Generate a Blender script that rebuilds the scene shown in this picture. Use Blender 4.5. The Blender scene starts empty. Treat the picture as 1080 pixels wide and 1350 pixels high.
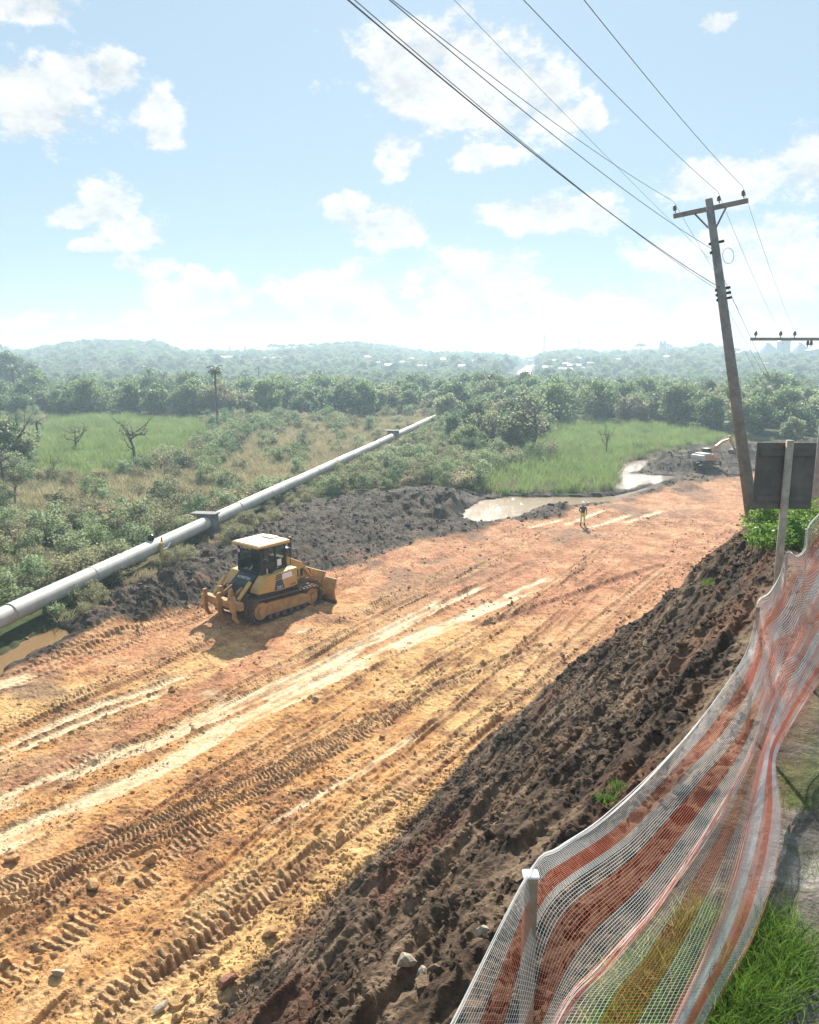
import bpy, bmesh, math, random
import numpy as np
from mathutils import Vector, Matrix, Euler

# ------------------------------------------------------------------ camera, sky, sun, exposure
SC = bpy.context.scene
COL = SC.collection
CAMZ = 12.0
PITCH = math.radians(11.2)
FPX = 1060.0                      # focal length in pixels of the 1080 px wide photograph
cam = bpy.data.cameras.new('camera')
cam.sensor_fit = 'HORIZONTAL'; cam.sensor_width = 36.0; cam.lens = FPX / 1080.0 * 36.0
cam.clip_start = 0.05; cam.clip_end = 12000
camo = bpy.data.objects.new('camera', cam); COL.objects.link(camo)
camo.location = (0, 0, CAMZ); camo.rotation_euler = (math.radians(90) - PITCH, 0, 0)
SC.camera = camo

SUN_AZ = math.radians(3.0); SUN_EL = math.radians(33.0)
sdir = Vector((math.sin(SUN_AZ) * math.cos(SUN_EL), math.cos(SUN_AZ) * math.cos(SUN_EL), math.sin(SUN_EL)))
sl = bpy.data.lights.new('sun', 'SUN'); sl.energy = 4.3; sl.angle = math.radians(0.53); sl.color = (1.0, 0.93, 0.82)
so = bpy.data.objects.new('sun', sl); COL.objects.link(so)
so.rotation_euler = (-sdir).to_track_quat('-Z', 'Y').to_euler(); so.location = (0, 0, 60)

SC.view_settings.view_transform = 'Standard'; SC.view_settings.look = 'None'
SC.view_settings.exposure = 1.55; SC.view_settings.gamma = 1.0; SC.view_settings.use_curve_mapping = False
SC.render.engine = 'CYCLES'
cy = SC.cycles
cy.use_denoising = True
cy.max_bounces = 5; cy.diffuse_bounces = 2; cy.glossy_bounces = 2; cy.transmission_bounces = 4
cy.volume_bounces = 0; cy.transparent_max_bounces = 12
cy.sample_clamp_indirect = 6.0
cy.caustics_reflective = False; cy.caustics_refractive = False

CP, SP = math.cos(PITCH), math.sin(PITCH)
def ray(px, py):
    a = (px - 540.0) / FPX; b = (675.0 - py) / FPX
    return np.array([a, CP + b * SP, -SP + b * CP])
def G(px, py, z=0.0):
    """the place at height z that shows at that pixel of the photograph"""
    d = ray(px, py); t = (z - CAMZ) / d[2]
    return np.array([d[0] * t, d[1] * t, z])
def AT(px, py, depth):
    """the place at that distance ahead of the camera (metres along y)"""
    d = ray(px, py); t = depth / d[1]
    return np.array([d[0] * t, d[1] * t, CAMZ + d[2] * t])
def proj(x, y, z):
    dz = z - CAMZ; dep = y * CP - dz * SP; up = y * SP + dz * CP
    dep = np.where(np.abs(dep) < 1e-6, 1e-6, dep)
    return 540 + FPX * x / dep, 675 - FPX * up / dep, dep

def make_world():
    w = bpy.data.worlds.new('World'); SC.world = w; w.use_nodes = True
    nt = w.node_tree; nt.nodes.clear(); N = nt.nodes.new; L = nt.links.new
    out = N('ShaderNodeOutputWorld'); bg = N('ShaderNodeBackground'); L(bg.outputs[0], out.inputs[0])
    sky = N('ShaderNodeTexSky'); sky.sky_type = 'NISHITA'; sky.sun_disc = False
    sky.sun_elevation = SUN_EL; sky.sun_rotation = SUN_AZ; sky.altitude = 900; sky.air_density = 1.0; sky.dust_density = 0.5; sky.ozone_density = 1.5
    bg.inputs[1].default_value = 0.05
    def math_(op, a, b=None, c=None, clamp=False):
        n = N('ShaderNodeMath'); n.operation = op; n.use_clamp = clamp
        for i, v in enumerate((a, b, c)):
            if v is None: continue
            if isinstance(v, (int, float)): n.inputs[i].default_value = v
            else: L(v, n.inputs[i])
        return n.outputs[0]
    def sstep(v, lo, hi):
        n = N('ShaderNodeMapRange'); n.interpolation_type = 'SMOOTHSTEP'
        L(v, n.inputs[0]); n.inputs[1].default_value = lo; n.inputs[2].default_value = hi
        return n.outputs[0]
    tc = N('ShaderNodeTexCoord'); sep = N('ShaderNodeSeparateXYZ'); L(tc.outputs['Generated'], sep.inputs[0])
    az = math_('ARCTAN2', sep.outputs[0], sep.outputs[1]); el = math_('ARCSINE', sep.outputs[2])
    ae = N('ShaderNodeCombineXYZ'); L(az, ae.inputs[0]); L(el, ae.inputs[1])
    wn = N('ShaderNodeTexNoise'); wn.inputs['Scale'].default_value = 9.0; wn.inputs['Detail'].default_value = 4; wn.inputs['Roughness'].default_value = 0.6
    L(tc.outputs['Generated'], wn.inputs['Vector'])
    wv = N('ShaderNodeVectorMath'); wv.operation = 'MULTIPLY_ADD'; L(wn.outputs['Color'], wv.inputs[0]); wv.inputs[1].default_value = (.05, .035, 0); L(ae.outputs[0], wv.inputs[2])
    wv2 = N('ShaderNodeVectorMath'); wv2.operation = 'SUBTRACT'; L(wv.outputs[0], wv2.inputs[0]); wv2.inputs[1].default_value = (.025, .0175, 0)
    blobs = [(50,135,95,55),(125,95,60,32),(205,150,34,46),(150,275,44,34),(172,312,48,26),(88,288,44,18),(30,2,70,22),
             (590,95,150,72),(690,135,95,62),(520,205,40,34),(650,206,55,20),(515,305,80,32),(462,276,34,24),(730,282,95,32),
             (440,390,90,50),(620,370,120,55),(262,392,85,32),(200,355,60,16),(955,240,80,42),(1072,215,55,52),(1010,335,165,50),
             (900,400,210,44),(720,420,200,40),(330,446,300,20),(180,425,40,12),(480,425,90,34),(60,420,55,13),(600,456,500,16),(940,25,24,14),(120,330,30,10),(780,150,20,26)]
    acc = None
    for (bx, by, rx, ry) in blobs:
        d = ray(bx, by); d = d / np.linalg.norm(d)
        m = N('ShaderNodeMapping'); m.vector_type = 'TEXTURE'; L(wv2.outputs[0], m.inputs[0])
        m.inputs[1].default_value = (math.atan2(d[0], d[1]), math.asin(d[2]), 0)
        m.inputs[3].default_value = (rx / 1100.0, ry / 1100.0, 1)
        ln = N('ShaderNodeVectorMath'); ln.operation = 'LENGTH'; L(m.outputs[0], ln.inputs[0])
        acc = ln.outputs['Value'] if acc is None else math_('MINIMUM', acc, ln.outputs['Value'])
    shape = math_('SUBTRACT', 1.0, acc)
    # beyond the view the same kind of broken cumulus goes on
    gm = N('ShaderNodeMapping'); L(tc.outputs['Generated'], gm.inputs[0]); gm.inputs[3].default_value = (3.2, 3.2, 5.5)
    gn = N('ShaderNodeTexNoise'); gn.inputs['Scale'].default_value = 1.0; gn.inputs['Detail'].default_value = 2; L(gm.outputs[0], gn.inputs['Vector'])
    gen = math_('MULTIPLY_ADD', gn.outputs[0], 5.0, -2.75)
    aaz = math_('ABSOLUTE', az)
    outm = math_('MAXIMUM', sstep(aaz, .50, .62), sstep(el, .40, .50))
    gen = math_('ADD', gen, math_('MULTIPLY_ADD', outm, 3.0, -3.0))
    shape = math_('MAXIMUM', shape, gen)
    def fbm(off):
        m = N('ShaderNodeMapping'); L(tc.outputs['Generated'], m.inputs[0]); m.inputs[1].default_value = off; m.inputs[3].default_value = (1, 1, 1.5)
        n = N('ShaderNodeTexNoise'); n.inputs['Scale'].default_value = 17.0; n.inputs['Detail'].default_value = 9; n.inputs['Roughness'].default_value = 0.66
        L(m.outputs[0], n.inputs['Vector']); return n.outputs[0]
    n1 = fbm((0, 0, 0)); n2 = fbm((0, 0, 0.035))
    dens = math_('MULTIPLY_ADD', n1, 5.2, -2.75); dens = math_('ADD', dens, math_('MULTIPLY', math_('MINIMUM', shape, 0.55), 2.0))
    dens = math_('ADD', dens, math_('MULTIPLY', sstep(el, .16, .02), 0.16))     # seen edge on, far cloud banks close up
    cov = sstep(dens, -0.10, 0.75)
    lit = math_('MULTIPLY_ADD', math_('SUBTRACT', n1, n2), 4.0, 0.72)      # tops bright, undersides greyer
    thick = sstep(dens, 0.7, 1.9)
    lit = math_('SUBTRACT', lit, math_('MULTIPLY', thick, 0.30), clamp=True)
    cc = N('ShaderNodeMix'); cc.data_type = 'RGBA'; L(lit, cc.inputs[0])
    cc.inputs[6].default_value = (4.7, 5.1, 5.4, 1); cc.inputs[7].default_value = (6.8, 6.9, 6.85, 1)
    # even pale blue mixed over most of the sky texture
    vm = N('ShaderNodeMix'); vm.data_type = 'RGBA'; vm.inputs[0].default_value = 0.82; L(sky.outputs[0], vm.inputs[6]); vm.inputs[7].default_value = (3.4, 4.65, 5.65, 1)
    mx = N('ShaderNodeMix'); mx.data_type = 'RGBA'; L(cov, mx.inputs[0]); L(vm.outputs[2], mx.inputs[6]); L(cc.outputs[2], mx.inputs[7])
    L(mx.outputs[2], bg.inputs[0])
make_world()

# ------------------------------------------------------------------ helpers
RND = random.Random(7)
def tag(o, label=None, cat=None, group=None, kind=None):
    if label: o['label'] = label
    if cat: o['category'] = cat
    if group: o['group'] = group
    if kind: o['kind'] = kind
    return o
def link(o, parent=None):
    COL.objects.link(o)
    if parent is not None: o.parent = parent
    return o
def empty(name, loc=(0, 0, 0), rz=0.0, label=None, cat=None, group=None, scale=1.0):
    o = bpy.data.objects.new(name, None); o.empty_display_size = 0.2
    o.location = loc; o.rotation_euler = (0, 0, rz); o.scale = (scale,) * 3
    return tag(link(o), label, cat, group)
def np_mesh(name, V, F, smooth=False, mats=(), mi=None):
    """V (n,3), F (m,k) index array, all faces with k corners"""
    V = np.asarray(V, dtype=np.float32); F = np.asarray(F, dtype=np.int32); k = F.shape[1]
    me = bpy.data.meshes.new(name)
    me.vertices.add(len(V)); me.vertices.foreach_set('co', V.ravel())
    me.loops.add(F.size); me.loops.foreach_set('vertex_index', F.ravel())
    me.polygons.add(len(F)); me.polygons.foreach_set('loop_start', np.arange(0, F.size, k, dtype=np.int32))
    for m in mats: me.materials.append(m)
    if mi is not None: me.polygons.foreach_set('material_index', np.asarray(mi, dtype=np.int32))
    me.update(calc_edges=True)
    me.polygons.foreach_set('use_smooth', np.full(len(F), smooth))
    return me
class MB:
    def __init__(s): s.v = []; s.f = []
    def add(s, vs, fs):
        b = len(s.v); s.v += [tuple(map(float, v)) for v in vs]; s.f += [tuple(b + i for i in f) for f in fs]; return s
    def box(s, lo, hi, M=None):
        x0, y0, z0 = lo; x1, y1, z1 = hi
        vs = [(x0,y0,z0),(x1,y0,z0),(x1,y1,z0),(x0,y1,z0),(x0,y0,z1),(x1,y0,z1),(x1,y1,z1),(x0,y1,z1)]
        if M is not None: vs = [M @ Vector(v) for v in vs]
        return s.add(vs, [(0,3,2,1),(4,5,6,7),(0,1,5,4),(1,2,6,5),(2,3,7,6),(3,0,4,7)])
    def prism(s, pts, y0, y1):
        """outline in xz, pushed from y0 to y1"""
        n = len(pts); vs = [(p[0], y0, p[1]) for p in pts] + [(p[0], y1, p[1]) for p in pts]
        return s.add(vs, [tuple(range(n)), tuple(range(2*n-1, n-1, -1))] + [(i, i+n, (i+1) % n + n, (i+1) % n) for i in range(n)])
    def tube(s, path, r, n=8, cap=True):
        P = [Vector(p) for p in path]; R = r if isinstance(r, (list, tuple)) else [r] * len(P)
        rings = []; up = None
        for i, p in enumerate(P):
            d = (P[min(i+1, len(P)-1)] - P[max(i-1, 0)]).normalized()
            if up is None: up = Vector((0,0,1)) if abs(d.z) < .9 else Vector((1,0,0))
            a = d.cross(up).normalized(); up2 = a.cross(d).normalized(); up = up2
            rings.append([p + (a * math.cos(t) + up2 * math.sin(t)) * R[i] for t in [2*math.pi*k/n for k in range(n)]])
        vs = [v for rg in rings for v in rg]; fs = []
        for i in range(len(P)-1):
            for k in range(n): fs.append((i*n+k, i*n+(k+1) % n, (i+1)*n+(k+1) % n, (i+1)*n+k))
        if cap: fs += [tuple(range(n-1, -1, -1)), tuple(range((len(P)-1)*n, len(P)*n))]
        return s.add(vs, fs)
    def lathe(s, prof, c=(0,0,0), n=16):
        vs = []; fs = []
        for (r, z) in prof:
            for k in range(n): vs.append((c[0]+r*math.cos(2*math.pi*k/n), c[1]+r*math.sin(2*math.pi*k/n), c[2]+z))
        for i in range(len(prof)-1):
            for k in range(n): fs.append((i*n+k, i*n+(k+1) % n, (i+1)*n+(k+1) % n, (i+1)*n+k))
        fs += [tuple(range(n-1, -1, -1)), tuple(range((len(prof)-1)*n, len(prof)*n))]
        return s.add(vs, fs)
    def mesh(s, name, mat, smooth=False):
        me = bpy.data.meshes.new(name); me.from_pydata(s.v, [], s.f); me.materials.append(mat)
        if smooth: me.polygons.foreach_set('use_smooth', [True]*len(me.polygons))
        me.update(); return me
    def build(s, name, mat, parent=None, smooth=False, bevel=0.0, label=None):
        o = bpy.data.objects.new(name, s.mesh(name, mat, smooth)); link(o, parent)
        if bevel:
            m = o.modifiers.new('bevel', 'BEVEL'); m.width = bevel; m.segments = 2; m.limit_method = 'ANGLE'
        if label: o['label'] = label
        return o
def copy_tree(o, parent=None):
    c = o.copy(); link(c); c.parent = parent
    for ch in list(o.children): copy_tree(ch, c)
    return c
def lettering(txt, size, mat, parent, M, name='lettering', thick=0.003):
    cu = bpy.data.curves.new('t', 'FONT'); cu.body = txt; cu.size = size; cu.align_x = 'CENTER'; cu.align_y = 'CENTER'; cu.extrude = thick; cu.resolution_u = 2
    to = bpy.data.objects.new('t', cu); COL.objects.link(to)
    dg = bpy.context.evaluated_depsgraph_get(); me = bpy.data.meshes.new_from_object(to.evaluated_get(dg))
    bpy.data.objects.remove(to); bpy.data.curves.remove(cu)
    me.transform(M); me.materials.clear(); me.materials.append(mat); me.name = name
    o = bpy.data.objects.new(name, me); return link(o, parent)

# ------------------------------------------------------------------ noise in numpy
def _h(ix, iy, seed):
    h = (ix.astype(np.int64) * 374761393 + iy.astype(np.int64) * 668265263 + seed * 1274126177) & 0xffffffff
    h = ((h ^ (h >> 13)) * 1274126177) & 0xffffffff
    return ((h ^ (h >> 16)) & 0xffffff) / float(0xffffff)
def vnoise(x, y, seed=0):
    x = np.asarray(x, float); y = np.asarray(y, float)
    ix = np.floor(x); iy = np.floor(y); fx = x - ix; fy = y - iy
    fx = fx*fx*fx*(fx*(fx*6-15)+10); fy = fy*fy*fy*(fy*(fy*6-15)+10)
    a = _h(ix, iy, seed); b = _h(ix+1, iy, seed); c = _h(ix, iy+1, seed); d = _h(ix+1, iy+1, seed)
    return a + (b-a)*fx + (c-a)*fy + (a-b-c+d)*fx*fy
def fbm(x, y, seed=0, octv=4, gain=.5):
    s = 0; a = 1; t = 0
    for o in range(octv):
        s = s + a * vnoise(x * 2**o + 17.3*o, y * 2**o - 9.1*o, seed + o); t += a; a *= gain
    return s / t
def ridged(x, y, seed=0, octv=3):
    s = 0; a = 1; t = 0
    for o in range(octv):
        s = s + a * (1 - np.abs(2*vnoise(x*2**o + 5.7*o, y*2**o + 3.1*o, seed+o) - 1)); t += a; a *= .5
    return s / t
def cell(x, y, seed=0):
    """distance to the nearest of scattered points: lumps with creases between them"""
    ix = np.floor(x); iy = np.floor(y); best = np.full(np.shape(x), 9.0)
    for dx in (-1, 0, 1):
        for dy in (-1, 0, 1):
            cx = ix+dx; cy_ = iy+dy; px = cx + _h(cx, cy_, seed); py = cy_ + _h(cx, cy_, seed+91)
            best = np.minimum(best, (px-x)**2 + (py-y)**2)
    return np.sqrt(best)
def ss(x, a, b):
    t = np.clip((np.asarray(x, float) - a) / (b - a), 0, 1); return t*t*(3-2*t)
def poly_sd(x, y, P):
    """signed distance to a closed polygon, inside negative"""
    P = np.asarray(P, float); n = len(P); d = np.full(np.shape(x), 1e18); ins = np.zeros(np.shape(x), bool)
    for i in range(n):
        a = P[i]; b = P[(i+1) % n]; e = b - a; wx = x - a[0]; wy = y - a[1]
        t = np.clip((wx*e[0] + wy*e[1]) / (e @ e), 0, 1)
        d = np.minimum(d, (wx - e[0]*t)**2 + (wy - e[1]*t)**2)
        if a[1] != b[1]:
            c = ((a[1] > y) != (b[1] > y)) & (x < (b[0]-a[0]) * (y-a[1]) / (b[1]-a[1]) + a[0]); ins ^= c
    d = np.sqrt(d); return np.where(ins, -d, d)
def line_da(x, y, P):
    """distance to an open polyline (signed side) and distance along it"""
    P = np.asarray(P, float); best = np.full(np.shape(x), 1e18); al = np.zeros(np.shape(x)); side = np.zeros(np.shape(x)); acc = 0.0
    for i in range(len(P)-1):
        a = P[i]; b = P[i+1]; e = b - a; ll = math.hypot(*e); wx = x - a[0]; wy = y - a[1]
        t = np.clip((wx*e[0] + wy*e[1]) / (ll*ll), 0, 1)
        dx = wx - e[0]*t; dy = wy - e[1]*t; d = dx*dx + dy*dy; m = d < best
        best = np.where(m, d, best); al = np.where(m, acc + t*ll, al); side = np.where(m, np.sign(e[0]*wy - e[1]*wx), side); acc += ll
    return np.sqrt(best) * side, al, acc

# ------------------------------------------------------------------ materials
def srgb(r, g, b):
    f = lambda c: (c/12.92 if c <= .04045 else ((c+.055)/1.055)**2.4)
    return (f(r/255), f(g/255), f(b/255), 1)
def mat(name, col, rough=.7, metal=0.0, var=.25, scale=3.0, bump=0.0, bscale=20.0, col2=None, spec=.4, rand=0.0):
    m = bpy.data.materials.new(name); m.use_nodes = True; nt = m.node_tree; N = nt.nodes.new; L = nt.links.new
    b = nt.nodes['Principled BSDF']; b.inputs['Roughness'].default_value = rough; b.inputs['Metallic'].default_value = metal
    b.inputs['Specular IOR Level'].default_value = spec
    col = tuple(col[:3])
    c2 = tuple(col2[:3]) if col2 else tuple(max(0, c*(1-var)) for c in col)
    tc = N('ShaderNodeTexCoord'); n = N('ShaderNodeTexNoise'); n.inputs['Scale'].default_value = scale; n.inputs['Detail'].default_value = 5; n.inputs['Roughness'].default_value = .6
    L(tc.outputs['Object'], n.inputs['Vector'])
    r = N('ShaderNodeValToRGB'); r.color_ramp.elements[0].position = .38; r.color_ramp.elements[1].position = .62
    r.color_ramp.elements[0].color = c2 + (1,); r.color_ramp.elements[1].color = col + (1,)
    L(n.outputs[0], r.inputs[0])
    if rand:
        oi = N('ShaderNodeObjectInfo'); hv = N('ShaderNodeHueSaturation'); mr = N('ShaderNodeMapRange'); L(oi.outputs['Random'], mr.inputs[0])
        mr.inputs[3].default_value = 1 - rand; mr.inputs[4].default_value = 1 + rand; L(mr.outputs[0], hv.inputs['Value']); L(r.outputs[0], hv.inputs['Color']); L(hv.outputs[0], b.inputs['Base Color'])
    else: L(r.outputs[0], b.inputs['Base Color'])
    if bump:
        n2 = N('ShaderNodeTexNoise'); n2.inputs['Scale'].default_value = bscale; n2.inputs['Detail'].default_value = 4; L(tc.outputs['Object'], n2.inputs['Vector'])
        bp = N('ShaderNodeBump'); bp.inputs['Strength'].default_value = bump; bp.inputs['Distance'].default_value = .05; L(n2.outputs[0], bp.inputs['Height']); L(bp.outputs[0], b.inputs['Normal'])
    return m
def leaf_mat(name, c1, c2, trans=.45, hue=.03, val=.35):
    """leaves: colour between c1 and c2 by leaf, shifted by plant, light passing through"""
    m = bpy.data.materials.new(name); m.use_nodes = True; nt = m.node_tree; nt.nodes.clear(); N = nt.nodes.new; L = nt.links.new
    out = N('ShaderNodeOutputMaterial'); at = N('ShaderNodeAttribute'); at.attribute_name = 'tint'
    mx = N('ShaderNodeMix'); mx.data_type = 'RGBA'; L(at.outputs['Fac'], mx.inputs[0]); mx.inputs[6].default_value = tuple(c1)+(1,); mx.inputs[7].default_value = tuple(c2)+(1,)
    oi = N('ShaderNodeObjectInfo'); hv = N('ShaderNodeHueSaturation')
    mr = N('ShaderNodeMapRange'); L(oi.outputs['Random'], mr.inputs[0]); mr.inputs[3].default_value = 1-val; mr.inputs[4].default_value = 1+val; L(mr.outputs[0], hv.inputs['Value'])
    fr = N('ShaderNodeMath'); fr.operation = 'MULTIPLY_ADD'; fr.inputs[1].default_value = 7.31; L(oi.outputs['Random'], fr.inputs[0]); fc = N('ShaderNodeMath'); fc.operation = 'FRACT'; L(fr.outputs[0], fc.inputs[0])
    mh = N('ShaderNodeMapRange'); L(fc.outputs[0], mh.inputs[0]); mh.inputs[3].default_value = .5-hue; mh.inputs[4].default_value = .5+hue; L(mh.outputs[0], hv.inputs['Hue'])
    L(mx.outputs[2], hv.inputs['Color'])
    p = N('ShaderNodeBsdfPrincipled'); p.inputs['Roughness'].default_value = .55; p.inputs['Specular IOR Level'].default_value = .35; L(hv.outputs[0], p.inputs['Base Color'])
    t = N('ShaderNodeBsdfTranslucent'); L(hv.outputs[0], t.inputs[0])
    a = N('ShaderNodeMixShader'); a.inputs[0].default_value = trans; L(p.outputs[0], a.inputs[1]); L(t.outputs[0], a.inputs[2]); L(a.outputs[0], out.inputs[0])
    return m
# ------------------------------------------------------------------ lie of the land
HA = math.radians(33.0); SU, CU = math.sin(HA), math.cos(HA)
def uv(x, y): return x*SU + y*CU, -x*CU + y*SU
def xy(u, v): return u*SU - v*CU, u*CU + v*SU
BENCH = 8.75
toe_uv = [uv(*G(p[0], p[1])[:2]) for p in [(265,1340),(330,1265),(430,1180),(545,1070),(630,972),(760,868),(860,798),(930,740),(975,706)]]
TOE_U = np.array([t[0] for t in toe_uv]); TOE_V = np.array([t[1] for t in toe_uv])
o_ = np.argsort(TOE_U); TOE_U = TOE_U[o_]; TOE_V = TOE_V[o_]
def v_toe(u): return np.interp(u, TOE_U, TOE_V)
def v_top(u): return np.interp(u, [-50, 11, 15, 19, 23, 30], [.95, 1.0, 1.9, 3.1, 3.4, 2.6])
def z_top(u): return np.interp(u, [-60, 12, 18, 24], [BENCH, BENCH, 8.15, 7.7])
def PXY(pts): return np.array([G(a, b)[:2] for a, b in pts])
# mud / marsh boundary, in the photograph's columns
M_X = np.array([-900,-400,-100,0,60,110,150,200,280,350,450,560,615,640,790,812,818,850,880,920,960,1080,1500,2200])
M_Y = np.array([1500,1100,905,862,835,805,768,744,702,668,652,640,646,652,650,640,612,603,604,592,586,578,560,540])
ORANGE = PXY([(-900,1400),(-300,1010),(0,886),(60,864),(120,842),(200,812),(262,792),(330,770),(440,752),(480,738),(560,714),(640,700),(720,684),(800,662),(880,645),(940,632),(1000,622),(1090,612),(1300,600),(1700,610)])
PUDDLE = PXY([(-160,960),(0,884),(30,866),(60,850),(82,838),(88,826),(76,821),(45,836),(0,858),(-160,925)])
POND = PXY([(604,683),(618,664),(640,656),(680,652),(760,653),(800,652),(828,646),(850,640),(876,628),(872,633),(845,645),(800,660),(752,664),(700,672),(668,682),(640,688)])
STREAM = PXY([(808,642),(806,630),(820,620),(850,624),(888,626),(886,633),(852,636),(832,643)])
STREAM2 = PXY([(812,619),(812,609),(832,604),(854,604),(858,611),(838,618),(826,622),(816,624)])
HEAPS = [(540,668,5.0,1.3),(500,676,4.0,.8),(582,672,3.0,1.9),(600,694,1.6,.7),(575,700,3.0,.5),(705,676,2.2,.7),(722,670,1.6,1.3),(655,694,2.0,.5),
         (165,800,2.3,1.2),(205,785,1.8,1.5),(235,775,1.6,1.3),(120,828,1.6,.7),(90,850,1.2,.6),(250,750,2.5,.5),(330,700,3.0,.6),(420,690,3.5,.5),(470,700,3,.5),
         (868,613,3.4,1.5),(895,612,5,1.3),(845,640,2.0,.5),(905,598,6,1.2),(880,640,3.0,.8),(960,600,6,1.2),(800,655,2.2,.6),(1000,600,6,2.0),(1050,600,7,2.2),(380,720,2.5,.4),(300,735,2.2,.5)]
TRK = {  # pixel lines of the tracks in the clay: half width, kind
 's': [([(-200,1140),(0,1056),(150,1000),(300,935),(440,872),(520,830),(590,790)], .5), ([(-200,1205),(0,1110),(150,1045),(300,960),(450,885),(600,820),(735,758)], .5),
       ([(-100,1025),(0,985),(130,930),(230,900)], .26), ([(-100,1045),(0,1000),(140,940),(235,908)], .2), ([(-40,915),(60,888)], .5),
       ([(330,1105),(470,1020),(560,960)], .12), ([(740,694),(800,672)], .22), ([(772,697),(835,678)], .22), ([(690,699),(745,684)], .18), ([(820,690),(880,672)], .2),
       ([(255,925),(300,910)], .45), ([(245,1033),(275,1022)], .3), ([(380,838),(420,826)], .35), ([(430,868),(520,836),(628,773)], .14), ([(180,915),(262,885)], .2),([(590,795),(640,770)], .3)],
 't': [([(-100,1225),(0,1172),(170,1100),(330,1028),(470,960),(600,895),(720,850)], .3), ([(-100,1250),(0,1196),(180,1120),(330,1050),(420,1005)], .16)],
 'g': [([(60,1390),(200,1285),(330,1195),(480,1090),(600,988),(700,912),(800,835)], .36), ([(-150,1400),(0,1295),(180,1165),(330,1085),(480,1000),(640,905)], .36),
       ([(-80,1260),(60,1190),(200,1130),(330,1072)], .3), ([(-100,1090),(0,1046),(90,1010),(150,985)], .3), ([(-200,1330),(-20,1235),(120,1165)], .32), ([(80,1180),(260,1085),(420,1000),(560,925)], .25),
       ([(0,1400),(120,1320),(260,1215),(380,1135)], .3)],
 'r': [([(640,822),(689,805),(780,775),(872,744)], .22), ([(200,1290),(330,1205),(520,1060),(660,945)], .1)]}
TRK = {k: [(PXY(p), w) for p, w in v] for k, v in TRK.items()}
_rt = random.Random(3)
for i in range(26):            # older, fainter passes of the machines
    v0 = _rt.uniform(11, 46); u0 = _rt.uniform(-6, 25); ln = _rt.uniform(12, 60); sl_ = _rt.uniform(-.05, .09); k = _rt.choice(['g', 'g', 'f', 'f', 't2'])
    TRK.setdefault(k + '_old', []).append((np.array([xy(u0 + ln*q, v0 + sl_*ln*q + .6*math.sin(q*2+v0)) for q in (0, .33, .66, 1)]), _rt.uniform(.2, .4)))

for i in range(46):            # thin drag marks and old wheel lines
    v0 = _rt.uniform(10.6, 44); u0 = _rt.uniform(-8, 30); ln = _rt.uniform(14, 46); sl_ = _rt.uniform(.01, .10)
    TRK.setdefault('l', []).append((np.array([xy(u0 + ln*q, v0 + sl_*ln*q + .35*math.sin(q*2.6+v0)) for q in (0, .25, .5, .75, 1)]), _rt.uniform(.035, .13)))
SKY_X = np.array([-400,0,30,85,130,215,240,350,380,440,480,530,560,640,680,692,720,760,800,860,900,935,960,1000,1080,1500])
SKY_Y = np.array([458,460,463,456,453,454,462,463,460,456,455,460,464,465,468,472,464,461,464,461,460,457,462,464,464,462])
def far_z(x, y):
    r = np.hypot(x, y); px = 540 + FPX * x / np.maximum(y, 1.0) * 1.02
    px = np.where(y < 20, np.where(x < 0, -400, 1500), px)
    H = 2.2 + (466 - np.interp(px, SKY_X, SKY_Y)) * 1.15
    f = ss(r, 470, 900) * (1 - .75*ss(r, 960, 1500))
    z = H * f + (fbm(x/120, y/120, 5, 3)-.5) * 3.0 * ss(r, 300, 600)
    z = z - 4.0*ss(r, 170, 270)*(1 - ss(r, 400, 570))
    return z + 26*ss(r, 2300, 3000)*ss(-x, 700, 1500)

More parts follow.
